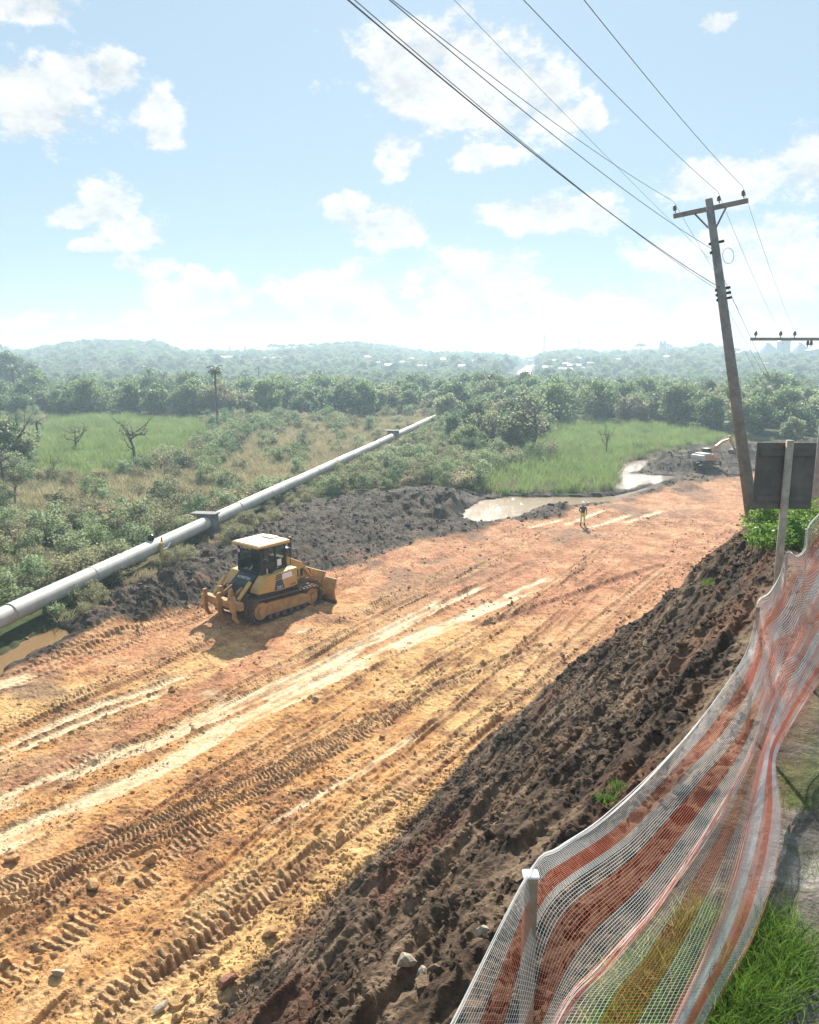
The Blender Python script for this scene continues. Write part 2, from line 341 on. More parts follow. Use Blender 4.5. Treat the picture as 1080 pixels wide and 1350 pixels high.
def land(x, y, fine=True, only_z=False):
    """height, colour (r,g,b) and roughness of the ground"""
    x = np.asarray(x, float); y = np.asarray(y, float)
    u, v = uv(x, y); r = np.hypot(x, y)
    vt, vp = v_toe(u), v_top(u)
    p = np.clip((vt - v) / np.maximum(vt - vp, .5), 0, 1)
    end = 1 - ss(u, 22.2 + .6*vnoise(v*.5, v*0, 4), 27.5)
    prof = np.where(p < .12, p*p/.24*1.0, (p - .06) / .94); prof = np.clip(prof, 0, 1)
    bank = z_top(u) * prof * end
    on_top = ss(p, .97, 1.0) * end
    slope = ss(p, .0, .05) * (1 - on_top) * ss(end, .02, .2)
    veg_px, veg_py, dep = proj(x, y, 0*x)
    front = dep > 1
    mline = np.interp(veg_px, M_X, M_Y)
    sd_or = np.where(front, poly_sd(x, y, ORANGE_POLY), 0.0)
    wob = (fbm(x/2.2, y/2.2, 31, 3) - .5)
    field = ss(-(sd_or + wob*2.2), -.6, .5) * np.clip(1 - slope - on_top, 0, 1)
    field = np.where(front, field, 0)
    marsh = np.where(front & (veg_py + wob*14 < mline), 1.0, 0.0) * np.clip(1 - field - on_top - slope, 0, 1)
    mud = np.clip(1 - field - marsh - slope - on_top, 0, 1)
    # --- height
    z = bank + far_z(x, y)
    lf = fbm(x/9, y/9, 2, 2) - .5
    z = z + .22*lf*(1-on_top)
    sd_w = poly_sd(x, y, POND)
    # heaps of spoil
    hz = 0
    for hx, hy, hr, hh in HEAPS_W:
        d = np.hypot(x-hx, y-hy) / hr
        hz = np.maximum(hz, hh * np.clip(1.05 - d*d + 1.3*(fbm((x-hx)/1.5, (y-hy)/1.5, 77, 3)-.5)*np.exp(-d*d*.3), 0, 1.4)**1.2 * ss(d, 1.5, 1.0))
    z = z + hz
    if only_z: return z
    # mud and slope relief
    if fine:
        cl = ridged(x/.55, y/.55, 11, 3); cl2 = fbm(x/.16, y/.16, 12, 3)
        uu = u*.22; st = fbm(uu + .12*v, v*1.25 + .35*u*.22, 13, 4); st2 = fbm(u*.5 + .2*v, v*3.4 + .25*u, 14, 3)
        zn = np.zeros(x.shape); lump = np.zeros(x.shape); rr_ = np.nonzero(((slope > .02) | (mud > .02)) & (r < 75))[0]
        if len(rr_):
            xa, ya = x[rr_] + .25*(fbm(x[rr_]/.4, y[rr_]/.4, 93, 2)-.5), y[rr_] + .25*(fbm(x[rr_]/.4, y[rr_]/.4, 94, 2)-.5); mk = fbm(x[rr_]/1.1, y[rr_]/1.1, 95, 2)
            lump[rr_] = (.6-cell(xa/.30, ya/.30, 91))*.12*ss(mk, .35, .65) + (.55-cell(xa/.12, ya/.12, 92))*.055*ss(mk, .25, .5)
        fn_ = np.nonzero((field > .05) & (r < 32))[0]
        if len(fn_):
            xa, ya = x[fn_], y[fn_]; mk = fbm(xa/.8, ya/.8, 96, 3); lump[fn_] += field[fn_]*((.5-cell(xa/.13, ya/.13, 97))*.035*ss(mk, .42, .62) + (.5-cell(xa/.07, ya/.07, 98))*.014)
            z[fn_] += lump[fn_]; zn[fn_] += lump[fn_]; lump[fn_] *= 0
        z = z + slope*lump + mud*lump*1.2
        z = z + slope * (1.15*(st-.5)*np.minimum(1, 4*p*(1-p)+.25) + .42*(st2-.5) + .05*(cl-.6) + .10*(cl2-.5) + .26*(fbm(x/1.3, y/1.3, 15, 3)-.5))
        far = 1 - ss(r, 60, 110)
        z = z + mud * (.34*(fbm(x/1.6, y/1.6, 16, 4)-.5) + .16*(cl-.6)*far + .26*(st2-.5)*far) * ss(sd_w, .6, 4.0)
        z = z + on_top * (.05*(cl-.6) + .04*(cl2-.5) + .10*(fbm(x/.9, y/.9, 18, 3)-.5))
        q_ = field * (.045*(cl-.6) + .06*(cl2-.5) + .13*(fbm(u/6, v/1.1, 19, 3)-.5)) * (1 + .5*(vnoise(x/4, y/4, 9))); z = z + q_; zn = zn + q_
    # --- colour
    def mix(a, b, t): return a + (np.asarray(b) - a) * t[..., None]
    one = np.ones(x.shape + (3,))
    n1 = fbm(u/7, v/1.6, 21, 4); n2 = fbm(x/1.0, y/1.0, 22, 4); n3 = fbm(u/14+3, v/5, 23, 3)
    c = one * np.array([.455, .238, .096])
    c = mix(c, [.37, .175, .095], ss(n1 + .55*ss(veg_py, 1000, 720) + .20*ss(v, 20, 34), .52, .98))
    c = mix(c, [.52, .33, .145], ss(n3, .48, .66) * .8 * ss(veg_py, 720, 950))
    c = mix(c, [.335, .185, .108], ss(veg_py, 790, 650)*.75)
    c = mix(c, [.20, .095, .05], ss(n2, .54, .72)*.65)
    c = mix(c, [.52, .35, .19], ss(n2, .42, .28)*.35)
    c = mix(c, [.15, .105, .075], ss(fbm(x/3.5, y/3.5, 27, 4), .50, .66)*.75*ss(sd_or, -12, -1))
    c = c * 1.18
    rough = np.full(x.shape, .88)
    near = (field > .02) & (r < 140)
    def each(kind):
        for P, w in TRK.get(kind, []):
            d = np.full(x.shape, 99.0); a = np.zeros(x.shape); lo = P.min(0) - 1.2; hi = P.max(0) + 1.2
            k = np.nonzero(near & (x > lo[0]) & (x < hi[0]) & (y > lo[1]) & (y < hi[1]))[0]
            tot = float(np.hypot(*np.diff(P, axis=0).T).sum())
            if len(k) == 0: continue
            yield k, P, tot, w
    if fine and near.any():
        def at(k):
            return x[k], y[k], field[k]
        for kind in ('f_old', 't2_old', 'g_old', 'l', 'r', 'g', 't', 's'):
            for k, P, tot, w in each(kind):
                xs, ys, fl = at(k); d, a, _ = line_da(xs, ys, P); e = np.abs(d); q = e < w + .5
                if not q.any(): continue
                k = k[q]; xs, ys, fl, d, a, e = xs[q], ys[q], fl[q], d[q], a[q], e[q]
                brk = fbm(xs/.9, ys/.9, 41, 3); cc = c[k]; ends = ss(a, 0, 1.2) * ss(tot-a, 0, 1.2)
                if kind == 's':
                    t = ss(w*(.6+.8*brk) - e, -.08, .12) * ends * fl
                    z[k] += -.035*t - .8*zn[k]*t + .05*fl*ends*np.exp(-((e-w-.10)/.08)**2)*ss(brk, .35, .6)
                    t = t * ss(fbm(a/2.5+w*9, d*2.5, 42, 4), .30, .55); cc = mix(cc, [.74, .545, .34], t*.9); rough[k] += (.58-rough[k])*t  # compacted clay; its bright sheen toward the sun is partly in the colour
                elif kind == 't':
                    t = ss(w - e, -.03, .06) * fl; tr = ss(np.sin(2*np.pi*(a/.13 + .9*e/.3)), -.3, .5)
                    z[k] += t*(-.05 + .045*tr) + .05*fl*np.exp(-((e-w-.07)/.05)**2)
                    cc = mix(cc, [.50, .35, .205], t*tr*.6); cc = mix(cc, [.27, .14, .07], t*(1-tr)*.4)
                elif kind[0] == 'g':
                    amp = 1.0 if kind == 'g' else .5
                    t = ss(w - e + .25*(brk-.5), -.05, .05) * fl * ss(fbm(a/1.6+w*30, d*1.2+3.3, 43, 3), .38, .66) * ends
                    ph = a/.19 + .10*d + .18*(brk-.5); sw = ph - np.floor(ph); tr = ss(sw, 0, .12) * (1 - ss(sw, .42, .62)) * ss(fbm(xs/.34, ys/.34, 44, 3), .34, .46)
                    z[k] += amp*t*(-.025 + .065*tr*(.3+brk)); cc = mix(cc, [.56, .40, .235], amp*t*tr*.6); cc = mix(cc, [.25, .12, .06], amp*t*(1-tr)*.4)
                elif kind == 'l':
                    t = ss(w*(.6+.8*brk) - e, -.03, .03) * fl * ends * ss(fbm(a/3+w*50, d*0+1.7, 46, 2), .30, .5); z[k] += -.035*t + .03*fl*ends*np.exp(-((e-w-.05)/.04)**2); cc = mix(cc, [.52, .345, .18] if int(w*1e4) % 2 else [.27, .125, .06], t*.55)
                elif kind == 'r':
                    t = ss(w - e, -.12, .10) * fl; z[k] -= .13*t; cc = mix(cc, [.25, .11, .06], t*.6)
                else:
                    t = ss(w - e, -.05, .08) * fl * ends
                    z[k] += -.04*t + .05*fl*np.exp(-((e-w-.08)/.06)**2)*ends; cc = mix(cc, [.47, .30, .165] if kind[0] == 't' else [.34, .17, .085], t*.4)
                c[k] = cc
    m1 = fbm(x/1.4, y/1.4, 51, 4); m2 = fbm(x/.35, y/.35, 52, 3); m3 = fbm(u*.4, v*1.6, 53, 3)
    cm = one * np.array([.036, .029, .021])
    cm = mix(cm, [.062, .047, .034], ss(m1, .48, .66)); cm = mix(cm, [.032, .028, .024], ss(m2, .52, .68)*.7); cm = mix(cm, [.12, .095, .072], ss(m2, .40, .25)*.35)
    cm = mix(cm, [.17, .09, .06], ss(m3, .58, .72)*.5*ss(sd_or, 6, 0))
    cs = one * np.array([.062, .043, .030])
    cs = mix(cs, [.105, .068, .043], ss(m1, .46, .66)*.8); cs = mix(cs, [.17, .12, .08], ss(m3, .53, .68)*.7); cs = mix(cs, [.030, .022, .017], ss(m2, .54, .70)*.7)  # tan streaks: sunlit patches of the bank put into the soil colour
    cs = mix(cs, [.14, .060, .038], ss(fbm(x/2.1, y/2.1, 54, 3), .58, .72)*.4)
    cv = one * np.array([.060, .082, .030])
    cv = mix(cv, [.11, .10, .045], ss(fbm(x/9, y/9, 55, 3), .42, .62)); cv = mix(cv, [.035, .05, .018], ss(r, 110, 170)*np.ones_like(r))
    ct = one * np.array([.105, .095, .082])
    ct = mix(ct, [.20, .185, .165], ss(m2, .5, .66)); ct = mix(ct, [.055, .05, .042], ss(m1, .54, .68)); ct = mix(ct, [.07, .10, .03], ss(fbm(x/.8, y/.8, 56, 3), .50, .62)*.6)
    verge = on_top * ss(v, .85, .35); on_soil = on_top - verge; cs_ = cs
    cs = cs*1.4; cm = cm*1.45; ct = ct*1.45
    col = cs*on_soil[..., None] + c*field[..., None] + cm*mud[..., None] + cs*slope[..., None] + cv*marsh[..., None] + ct*verge[..., None]
    rough = rough*field + .84*mud + .88*slope + .95*marsh + .9*on_top
    # water lies in dug-out hollows
    for P, dpt in ((PUDDLE, .5), (POND, .7), (STREAM, .5), (STREAM2, .5)):
        sd = poly_sd(x, y, P) + wob*.9 + .5*(fbm(x/.6, y/.6, 33, 2)-.5)
        z = np.where(sd < 3, z*(1 - .85*ss(-sd, -1.4, .2)) - dpt*ss(-sd, -.35, .7) - .06*ss(-sd, -1.4, .1), z)
        wet = ss(-sd, -1.5, .1); col = mix(col, col*.6, wet*.8); rough = rough + (.72-rough)*wet
    return z, col, rough, dict(field=field, marsh=marsh, mud=mud, slope=slope, top=on_top, px=veg_px, py=veg_py)
ORANGE_POLY = np.vstack([ORANGE, np.array([[220, 60], [220, -80], [-220, -80], [-220, 12]])])
HEAPS_W = [(*G(a, b)[:2], r_, h_) for a, b, r_, h_ in HEAPS]
HEAPS_W = [(a, b, r_*1.15, h_*.62) for a, b, r_, h_ in HEAPS_W]
def gz(x, y, fine=True):
    z = land(np.array([float(x)]), np.array([float(y)]), fine, not fine); return float(z[0] if not fine else z[0][0])

GROUND_SMOOTH = False
def make_ground():
    th = np.concatenate([np.radians(np.arange(-180, -33.5, 3.0)), np.radians(np.linspace(-33, 33, 720)), np.radians(np.arange(36, 180, 3.0))])
    rr = [.35]
    while rr[-1] < 3700:
        q = rr[-1]; rr.append(q + max(.034, min(q*q/8300.0, q*.06)) if q > 2.2 else q + .12)
    rr = np.array(rr); nt_, nr = len(th), len(rr)
    T, R = np.meshgrid(th, rr); X = R*np.sin(T); Y = R*np.cos(T)
    z, col, rough, _ = land(X.ravel(), Y.ravel())
    V = np.column_stack([X.ravel(), Y.ravel(), z])
    i = np.arange(nr-1)[:, None]*nt_; j = np.arange(nt_)[None, :]; j2 = (j+1) % nt_
    F = np.stack([i+j, i+j2, i+nt_+j2, i+nt_+j], -1).reshape(-1, 4)[:, ::-1]
    me = np_mesh('ground', V, F, smooth=GROUND_SMOOTH)
    a = me.color_attributes.new('soil', 'FLOAT_COLOR', 'POINT'); a.data.foreach_set('color', np.column_stack([col, rough]).astype(np.float32).ravel())
    m = bpy.data.materials.new('soil'); m.use_nodes = True; nt = m.node_tree; N = nt.nodes.new; L = nt.links.new; b = nt.nodes['Principled BSDF']
    at = N('ShaderNodeAttribute'); at.attribute_name = 'soil'; tc = N('ShaderNodeTexCoord')
    n = N('ShaderNodeTexNoise'); n.inputs['Scale'].default_value = 9; n.inputs['Detail'].default_value = 6; n.inputs['Roughness'].default_value = .7; L(tc.outputs['Object'], n.inputs['Vector'])
    mr = N('ShaderNodeMapRange'); L(n.outputs[0], mr.inputs[0]); mr.inputs[1].default_value = .3; mr.inputs[2].default_value = .7; mr.inputs[3].default_value = .55; mr.inputs[4].default_value = 1.38
    mx = N('ShaderNodeVectorMath'); mx.operation = 'SCALE'; L(at.outputs['Color'], mx.inputs[0]); L(mr.outputs[0], mx.inputs['Scale']); n3 = N('ShaderNodeTexNoise'); n3.inputs['Scale'].default_value = 2.3; n3.inputs['Detail'].default_value = 8; n3.inputs['Roughness'].default_value = .75; L(tc.outputs['Object'], n3.inputs['Vector'])
    m3_ = N('ShaderNodeMapRange'); L(n3.outputs[0], m3_.inputs[0]); m3_.inputs[1].default_value = .33; m3_.inputs[2].default_value = .67; m3_.inputs[3].default_value = .62; m3_.inputs[4].default_value = 1.34
    mx2 = N('ShaderNodeVectorMath'); mx2.operation = 'SCALE'; L(mx.outputs[0], mx2.inputs[0]); L(m3_.outputs[0], mx2.inputs['Scale']); L(mx2.outputs[0], b.inputs['Base Color'])
    L(at.outputs['Alpha'], b.inputs['Roughness']); b.inputs['Specular IOR Level'].default_value = .06
    nf = N('ShaderNodeTexNoise'); nf.inputs['Scale'].default_value = 34; nf.inputs['Detail'].default_value = 4; nf.inputs['Roughness'].default_value = .7; L(tc.outputs['Object'], nf.inputs['Vector'])
    ad = N('ShaderNodeMath'); ad.operation = 'MULTIPLY_ADD'; L(nf.outputs[0], ad.inputs[0]); ad.inputs[1].default_value = .8; L(n.outputs[0], ad.inputs[2])
    bp = N('ShaderNodeBump'); bp.inputs['Strength'].default_value = .8; bp.inputs['Distance'].default_value = .07; L(ad.outputs[0], bp.inputs['Height']); L(bp.outputs[0], b.inputs['Normal'])
    me.materials.append(m)
    o = bpy.data.objects.new('ground', me); link(o); tag(o, 'bare clay field, dark earth bank and marsh ground', kind='structure'); del o['label']
    return len(F)
print('ground quads', make_ground())

def water(name, poly, z, col, chop=.5):
    m = bpy.data.materials.new(name); m.use_nodes = True; b = m.node_tree.nodes['Principled BSDF']; N = m.node_tree.nodes.new; L = m.node_tree.links.new
    b.inputs['Base Color'].default_value = tuple(col)+(1,); b.inputs['Roughness'].default_value = .13; b.inputs['IOR'].default_value = 1.33
    tc = N('ShaderNodeTexCoord'); n = N('ShaderNodeTexNoise'); n.inputs['Scale'].default_value = 11; n.inputs['Detail'].default_value = 2; L(tc.outputs['Object'], n.inputs['Vector'])
    bp = N('ShaderNodeBump'); bp.inputs['Strength'].default_value = chop; bp.inputs['Distance'].default_value = .045; L(n.outputs[0], bp.inputs['Height']); L(bp.outputs[0], b.inputs['Normal'])
    c = poly.mean(0); P = c + (poly - c)*1.06 + 0*poly
    d = poly - c; P = poly + d/np.maximum(np.linalg.norm(d, axis=1), .1)[:, None]*.7
    bm = bmesh.new(); vs = [bm.verts.new((p[0], p[1], z)) for p in P]; f = bm.faces.new(vs); f.normal_update()
    if f.normal.z < 0: f.normal_flip()
    me = bpy.data.meshes.new(name); bmesh.ops.triangulate(bm, faces=[f]); bm.to_mesh(me); bm.free(); me.materials.append(m)
    o = bpy.data.objects.new(name, me); link(o); o['kind'] = 'structure'
water('puddle_water', PUDDLE, -.20, (.22, .135, .065))
water('pond_water', POND, -.20, (.27, .19, .115), .42)
water('stream_water', STREAM, -.19, (.22, .17, .12), 1.0)
water('stream_water', STREAM2, -.185, (.22, .17, .12), 1.0)
# ------------------------------------------------------------------ plants
NR = np.random.RandomState(11)
BARK = mat('bark', (.11, .085, .065), .9, var=.4, scale=8, bump=.4)
LEAF = {
 'tree': leaf_mat('leaf_tree', (0.114, 0.180, 0.072), (0.204, 0.270, 0.120), 0.55, 0.01, 0.22),
 'dark': leaf_mat('leaf_dark', (0.078, 0.132, 0.066), (0.138, 0.198, 0.094), 0.5, 0.01, 0.2),
 'pale': leaf_mat('leaf_pale', (0.168, 0.228, 0.114), (0.264, 0.312, 0.168), 0.55, 0.01, 0.2),
 'olive': leaf_mat('leaf_olive', (0.168, 0.180, 0.094), (0.276, 0.264, 0.150), 0.55, 0.012, 0.2),
 'reed': leaf_mat('leaf_reed', (0.150, 0.222, 0.072), (0.246, 0.318, 0.114), 0.5, 0.012, 0.22),
 'dry': leaf_mat('leaf_dry', (0.264, 0.228, 0.132), (0.408, 0.348, 0.210), 0.5, 0.012, 0.2),
 'palm': leaf_mat('leaf_palm', (0.054, 0.102, 0.038), (0.120, 0.168, 0.066), 0.4, 0.01, 0.2),
 'grass': leaf_mat('leaf_grass', (.05, .13, .018), (.13, .24, .035), .5, .015, .15),
 'straw': leaf_mat('leaf_straw', (.13, .17, .035), (.30, .27, .09), .5, .02, .15),
 'weed': leaf_mat('leaf_weed', (.08, .17, .025), (.17, .28, .05), .5, .01, .2),
}
def rnd_unit(n):
    v = NR.normal(size=(n, 3)); return v / np.linalg.norm(v, axis=1)[:, None]
def leaf_quads(C, size, up=.35, long=1.5):
    """rhombic leaves with centres C, random lie"""
    n = len(C); a = rnd_unit(n); a[:, 2] *= .7; a /= np.linalg.norm(a, axis=1)[:, None]
    b = np.cross(a, rnd_unit(n)); b /= np.maximum(np.linalg.norm(b, axis=1), 1e-6)[:, None]
    s = np.asarray(size).reshape(-1, 1)*np.ones((n, 1))
    V = np.stack([C - a*s*long*.5, C + b*s*.5 + a*s*.1, C + a*s*long*.5, C - b*s*.5 + a*s*.1], 1).reshape(-1, 3)
    return V, np.arange(4*n).reshape(n, 4)
def leaf_mesh(name, V, F, m, tint=None):
    me = np_mesh(name, V, F, False, [m]); t = me.attributes.new('tint', 'FLOAT', 'FACE')
    t.data.foreach_set('value', (NR.rand(len(F)) if tint is None else tint).astype(np.float32)); return me
def crown_mesh(name, w, h, z0, clumps, per, size, m, flat=1.0):
    """leaf clumps through an uneven ellipsoid w wide, h high, from height z0"""
    cs = []
    for i in range(clumps):
        d = rnd_unit(1)[0]; q = NR.uniform(.35, 1.0)**.6
        c = np.array([d[0]*w*.5*q, d[1]*w*.5*q, z0 + h*.5 + d[2]*h*.5*q*flat]) * np.array([1, 1, 1])
        rad = NR.uniform(.16, .30)*w
        k = int(per*NR.uniform(.6, 1.4)); dd = rnd_unit(k)*(NR.rand(k, 1)**.4)*rad*np.array([1, 1, .72])
        cs.append(c + dd)
    C = np.vstack(cs); C = C[C[:, 2] > .05]
    V, F = leaf_quads(C, size*NR.uniform(.6, 1.35, len(C)))
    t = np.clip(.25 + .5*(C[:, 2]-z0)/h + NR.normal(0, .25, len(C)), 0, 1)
    return leaf_mesh(name, V, F, m, t)
def limbs_mesh(name, h, w, r0, n=6, seed=0, twigs=0, crook=.25):
    rg = random.Random(seed); mb = MB(); top = Vector((rg.uniform(-.1, .1)*w, rg.uniform(-.1, .1)*w, h*.75))
    mid = Vector((rg.uniform(-crook, crook), rg.uniform(-crook, crook), h*.35))
    mb.tube([(0, 0, -.25), (mid.x*.4, mid.y*.4, h*.15), tuple(mid), tuple(top)], [r0*1.3, r0, r0*.75, r0*.25], 7)
    for i in range(n):
        a = 2*math.pi*(i + rg.random())/n; t = rg.uniform(.25, .8); b = mid.lerp(top, max(0, (t-.3)/.7)) if t > .3 else Vector((0, 0, h*t))
        e = Vector((math.cos(a)*w*.45*rg.uniform(.6, 1), math.sin(a)*w*.45*rg.uniform(.6, 1), h*rg.uniform(.6, 1)))
        m1 = b.lerp(e, .5) + Vector((rg.uniform(-1, 1)*crook, rg.uniform(-1, 1)*crook, -h*.06))
        mb.tube([tuple(b), tuple(m1), tuple(e)], [r0*.5, r0*.33, r0*.08], 5)
        for j in range(twigs):
            s = m1.lerp(e, rg.uniform(-.4, .9)); f = s + Vector((rg.uniform(-1, 1), rg.uniform(-1, 1), rg.uniform(.0, 1.1)))*w*.17
            g = s.lerp(f, .5) + Vector((rg.uniform(-1, 1), rg.uniform(-1, 1), rg.uniform(-1, 1)))*w*.03
            mb.tube([tuple(s), tuple(g), tuple(f)], [r0*.16, r0*.11, r0*.04], 4)
    return mb.mesh(name, BARK, True)
def obj_of(name, me, parent=None, loc=None):
    o = bpy.data.objects.new(name, me); link(o, parent)
    if loc is not None: o.location = loc
    return o
PARTS = {}
def plant(name, parts, x, y, label, cat, group=None, s=1.0, rz=None, sink=0.0, sz=None):
    e = empty(name, (x, y, gz(x, y, False)-sink), RND.uniform(0, 6.28) if rz is None else rz, label, cat, group, s)
    if sz: e.scale = (s, s, sz)
    PARTS[e.name] = [obj_of(n, me, e) for n, me in parts]
    return e
def blades_mesh(name, n, h, spread, w, m, lean=.35, seg=2, hv=.4):
    """upright blades rising from a tuft"""
    a = NR.rand(n)*6.283; q = np.sqrt(NR.rand(n))*spread; base = np.column_stack([np.cos(a)*q, np.sin(a)*q, np.zeros(n)-.05])
    d = np.column_stack([NR.normal(0, lean, n), NR.normal(0, lean, n), np.ones(n)]); d /= np.linalg.norm(d, axis=1)[:, None]
    hh = h*NR.uniform(1-hv, 1+hv*.6, n); b = rnd_unit(n); side = np.cross(d, b); side /= np.linalg.norm(side, axis=1)[:, None]
    bend = np.column_stack([NR.normal(0, .28, n), NR.normal(0, .28, n), -np.abs(NR.normal(0, .18, n))])
    V = []
    for k in range(seg+1):
        t = k/seg; c = base + d*(hh*t)[:, None] + bend*(hh*t*t)[:, None]; ww = w*(1-.85*t)*.5
        V += [c - side*ww, c + side*ww]
    V = np.stack(V, 1).reshape(-1, 3); st = 2*(seg+1); F = []
    for k in range(seg): F.append(np.arange(n)[:, None]*st + np.array([2*k, 2*k+1, 2*k+3, 2*k+2]))
    F = np.vstack(F); return leaf_mesh(name, V, F, m)

# --- shapes shared by many plants
TREES = []
for i, (k, w, h) in enumerate([('tree', 6.6, 6.4), ('tree', 5.2, 6.2), ('dark', 6.0, 5.4), ('pale', 5.4, 5.2), ('tree', 4.4, 5.8), ('olive', 5.5, 4.8), ('dark', 4.6, 6.6)]):
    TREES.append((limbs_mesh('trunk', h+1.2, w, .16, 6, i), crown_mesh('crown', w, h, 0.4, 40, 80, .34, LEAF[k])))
SHRUBS = []
for i, (k, w, h) in enumerate([('olive', 2.0, 1.5), ('pale', 1.8, 1.6), ('tree', 2.2, 1.7), ('olive', 1.6, 1.2), ('dark', 1.9, 1.8), ('dry', 1.6, 1.1), ('pale', 1.5, 1.1)]):
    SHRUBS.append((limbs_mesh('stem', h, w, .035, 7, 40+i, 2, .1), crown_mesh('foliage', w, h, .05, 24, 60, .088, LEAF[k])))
REEDS = [blades_mesh('reeds', 90, 1.25, .7, .055, LEAF['reed'], .14), blades_mesh('reeds', 90, .95, .7, .05, LEAF['reed'], .2),
         blades_mesh('reeds', 90, 1.0, .7, .045, LEAF['dry'], .25), blades_mesh('reeds', 80, .75, .7, .045, LEAF['olive'], .4)]
def umbrella_mesh(name, w, h):
    """araucaria: flat layered parasol on a bare trunk"""
    cs = []
    for i in range(26):
        a = NR.rand()*6.283; q = math.sqrt(NR.rand())*w*.5; k = 26
        cs.append(np.array([math.cos(a)*q, math.sin(a)*q, h - .12*h*(2*q/w)**2*1.2 - NR.rand()*.8]) + rnd_unit(k)*NR.rand(k, 1)**.5*np.array([1.1, 1.1, .38]))
    C = np.vstack(cs); V, F = leaf_quads(C, .6*NR.uniform(.6, 1.3, len(C))); return leaf_mesh(name, V, F, LEAF['dark'])
def pine_trunk(h):
    mb = MB().tube([(0, 0, -.3), (.1, .05, h*.5), (0, 0, h-.2)], [.34, .28, .16], 7)
    for i in range(9):
        a = i*.7+.3; z = h - 1.4 - (i % 3)*.35; mb.tube([(0, 0, z), (math.cos(a)*1.8, math.sin(a)*1.8, z+.25), (math.cos(a)*3.2, math.sin(a)*3.2, z+.95)], [.10, .07, .03], 4)
    return mb.mesh('trunk', BARK, True)
PINE = (pine_trunk(11), umbrella_mesh('crown', 8.5, 11.5))
def palm_meshes(h, fl=2.4, n=16, seed=0, beard=False):
    rg = random.Random(seed); tr = MB().tube([(0, 0, -.2), (.08, 0, h*.4), (.0, .1, h*.75), (.05, .05, h)], [.19, .15, .14, .12], 8).mesh('trunk', BARK, True)
    V = []; F = []
    for i in range(n):
        a = 2*math.pi*i/n + rg.uniform(-.2, .2); up = rg.uniform(-.35, 1.0); L_ = fl*rg.uniform(.8, 1.1); pts = []
        for k in range(9):
            t = k/8; el = up - 1.9*t*t*.9; pts.append((t, el))
        p = Vector((.05, .05, h)); prev = p; path = [p.copy()]
        for k in range(8):
            el = up - 2.0*(k/8)**1.3; d = Vector((math.cos(a)*math.cos(el), math.sin(a)*math.cos(el), math.sin(el))); p = p + d*L_/8; path.append(p.copy())
        sd = Vector((-math.sin(a), math.cos(a), 0))
        for k in range(1, 9):
            ll = .52*math.sin(math.pi*min(1, .15+k/9.5)); d = (path[k]-path[k-1]).normalized()
            for q in (-1, 1):
                for w_ in (0, .5):
                    b0 = path[k-1].lerp(path[k], w_); tip = b0 + sd*q*ll*.75 + d*ll*.45 - Vector((0, 0, ll*rg.uniform(.25, .6)))
                    b = len(V); V += [b0, b0 + d*.07, tip, b0 - d*.0]; F.append((b, b+1, b+2))
            b = len(V); V += [path[k-1]-sd*.02, path[k-1]+sd*.02, path[k]]; F.append((b, b+1, b+2))
    return tr, leaf_mesh('fronds', np.array([tuple(v) for v in V]), np.array(F), LEAF['palm'])
PALMS = [palm_meshes(5.2, 2.2, 18, 1), palm_meshes(6.4, 2.4, 20, 2), palm_meshes(4.0, 2.0, 16, 3)]
BARE = [limbs_mesh('limbs', 5.2, 5.5, .17, 8, 91, 7, .5), limbs_mesh('limbs', 4.4, 5.2, .15, 7, 92, 8, .6), limbs_mesh('limbs', 3.4, 3.2, .09, 6, 93, 5, .3)]
BAREX = [crown_mesh('sparse_leaves', 4.6, 3.2, 2.2, 22, 16, .15, LEAF['pale']), crown_mesh('sparse_leaves', 4.4, 2.6, 2.0, 18, 6, .16, LEAF['olive'])]

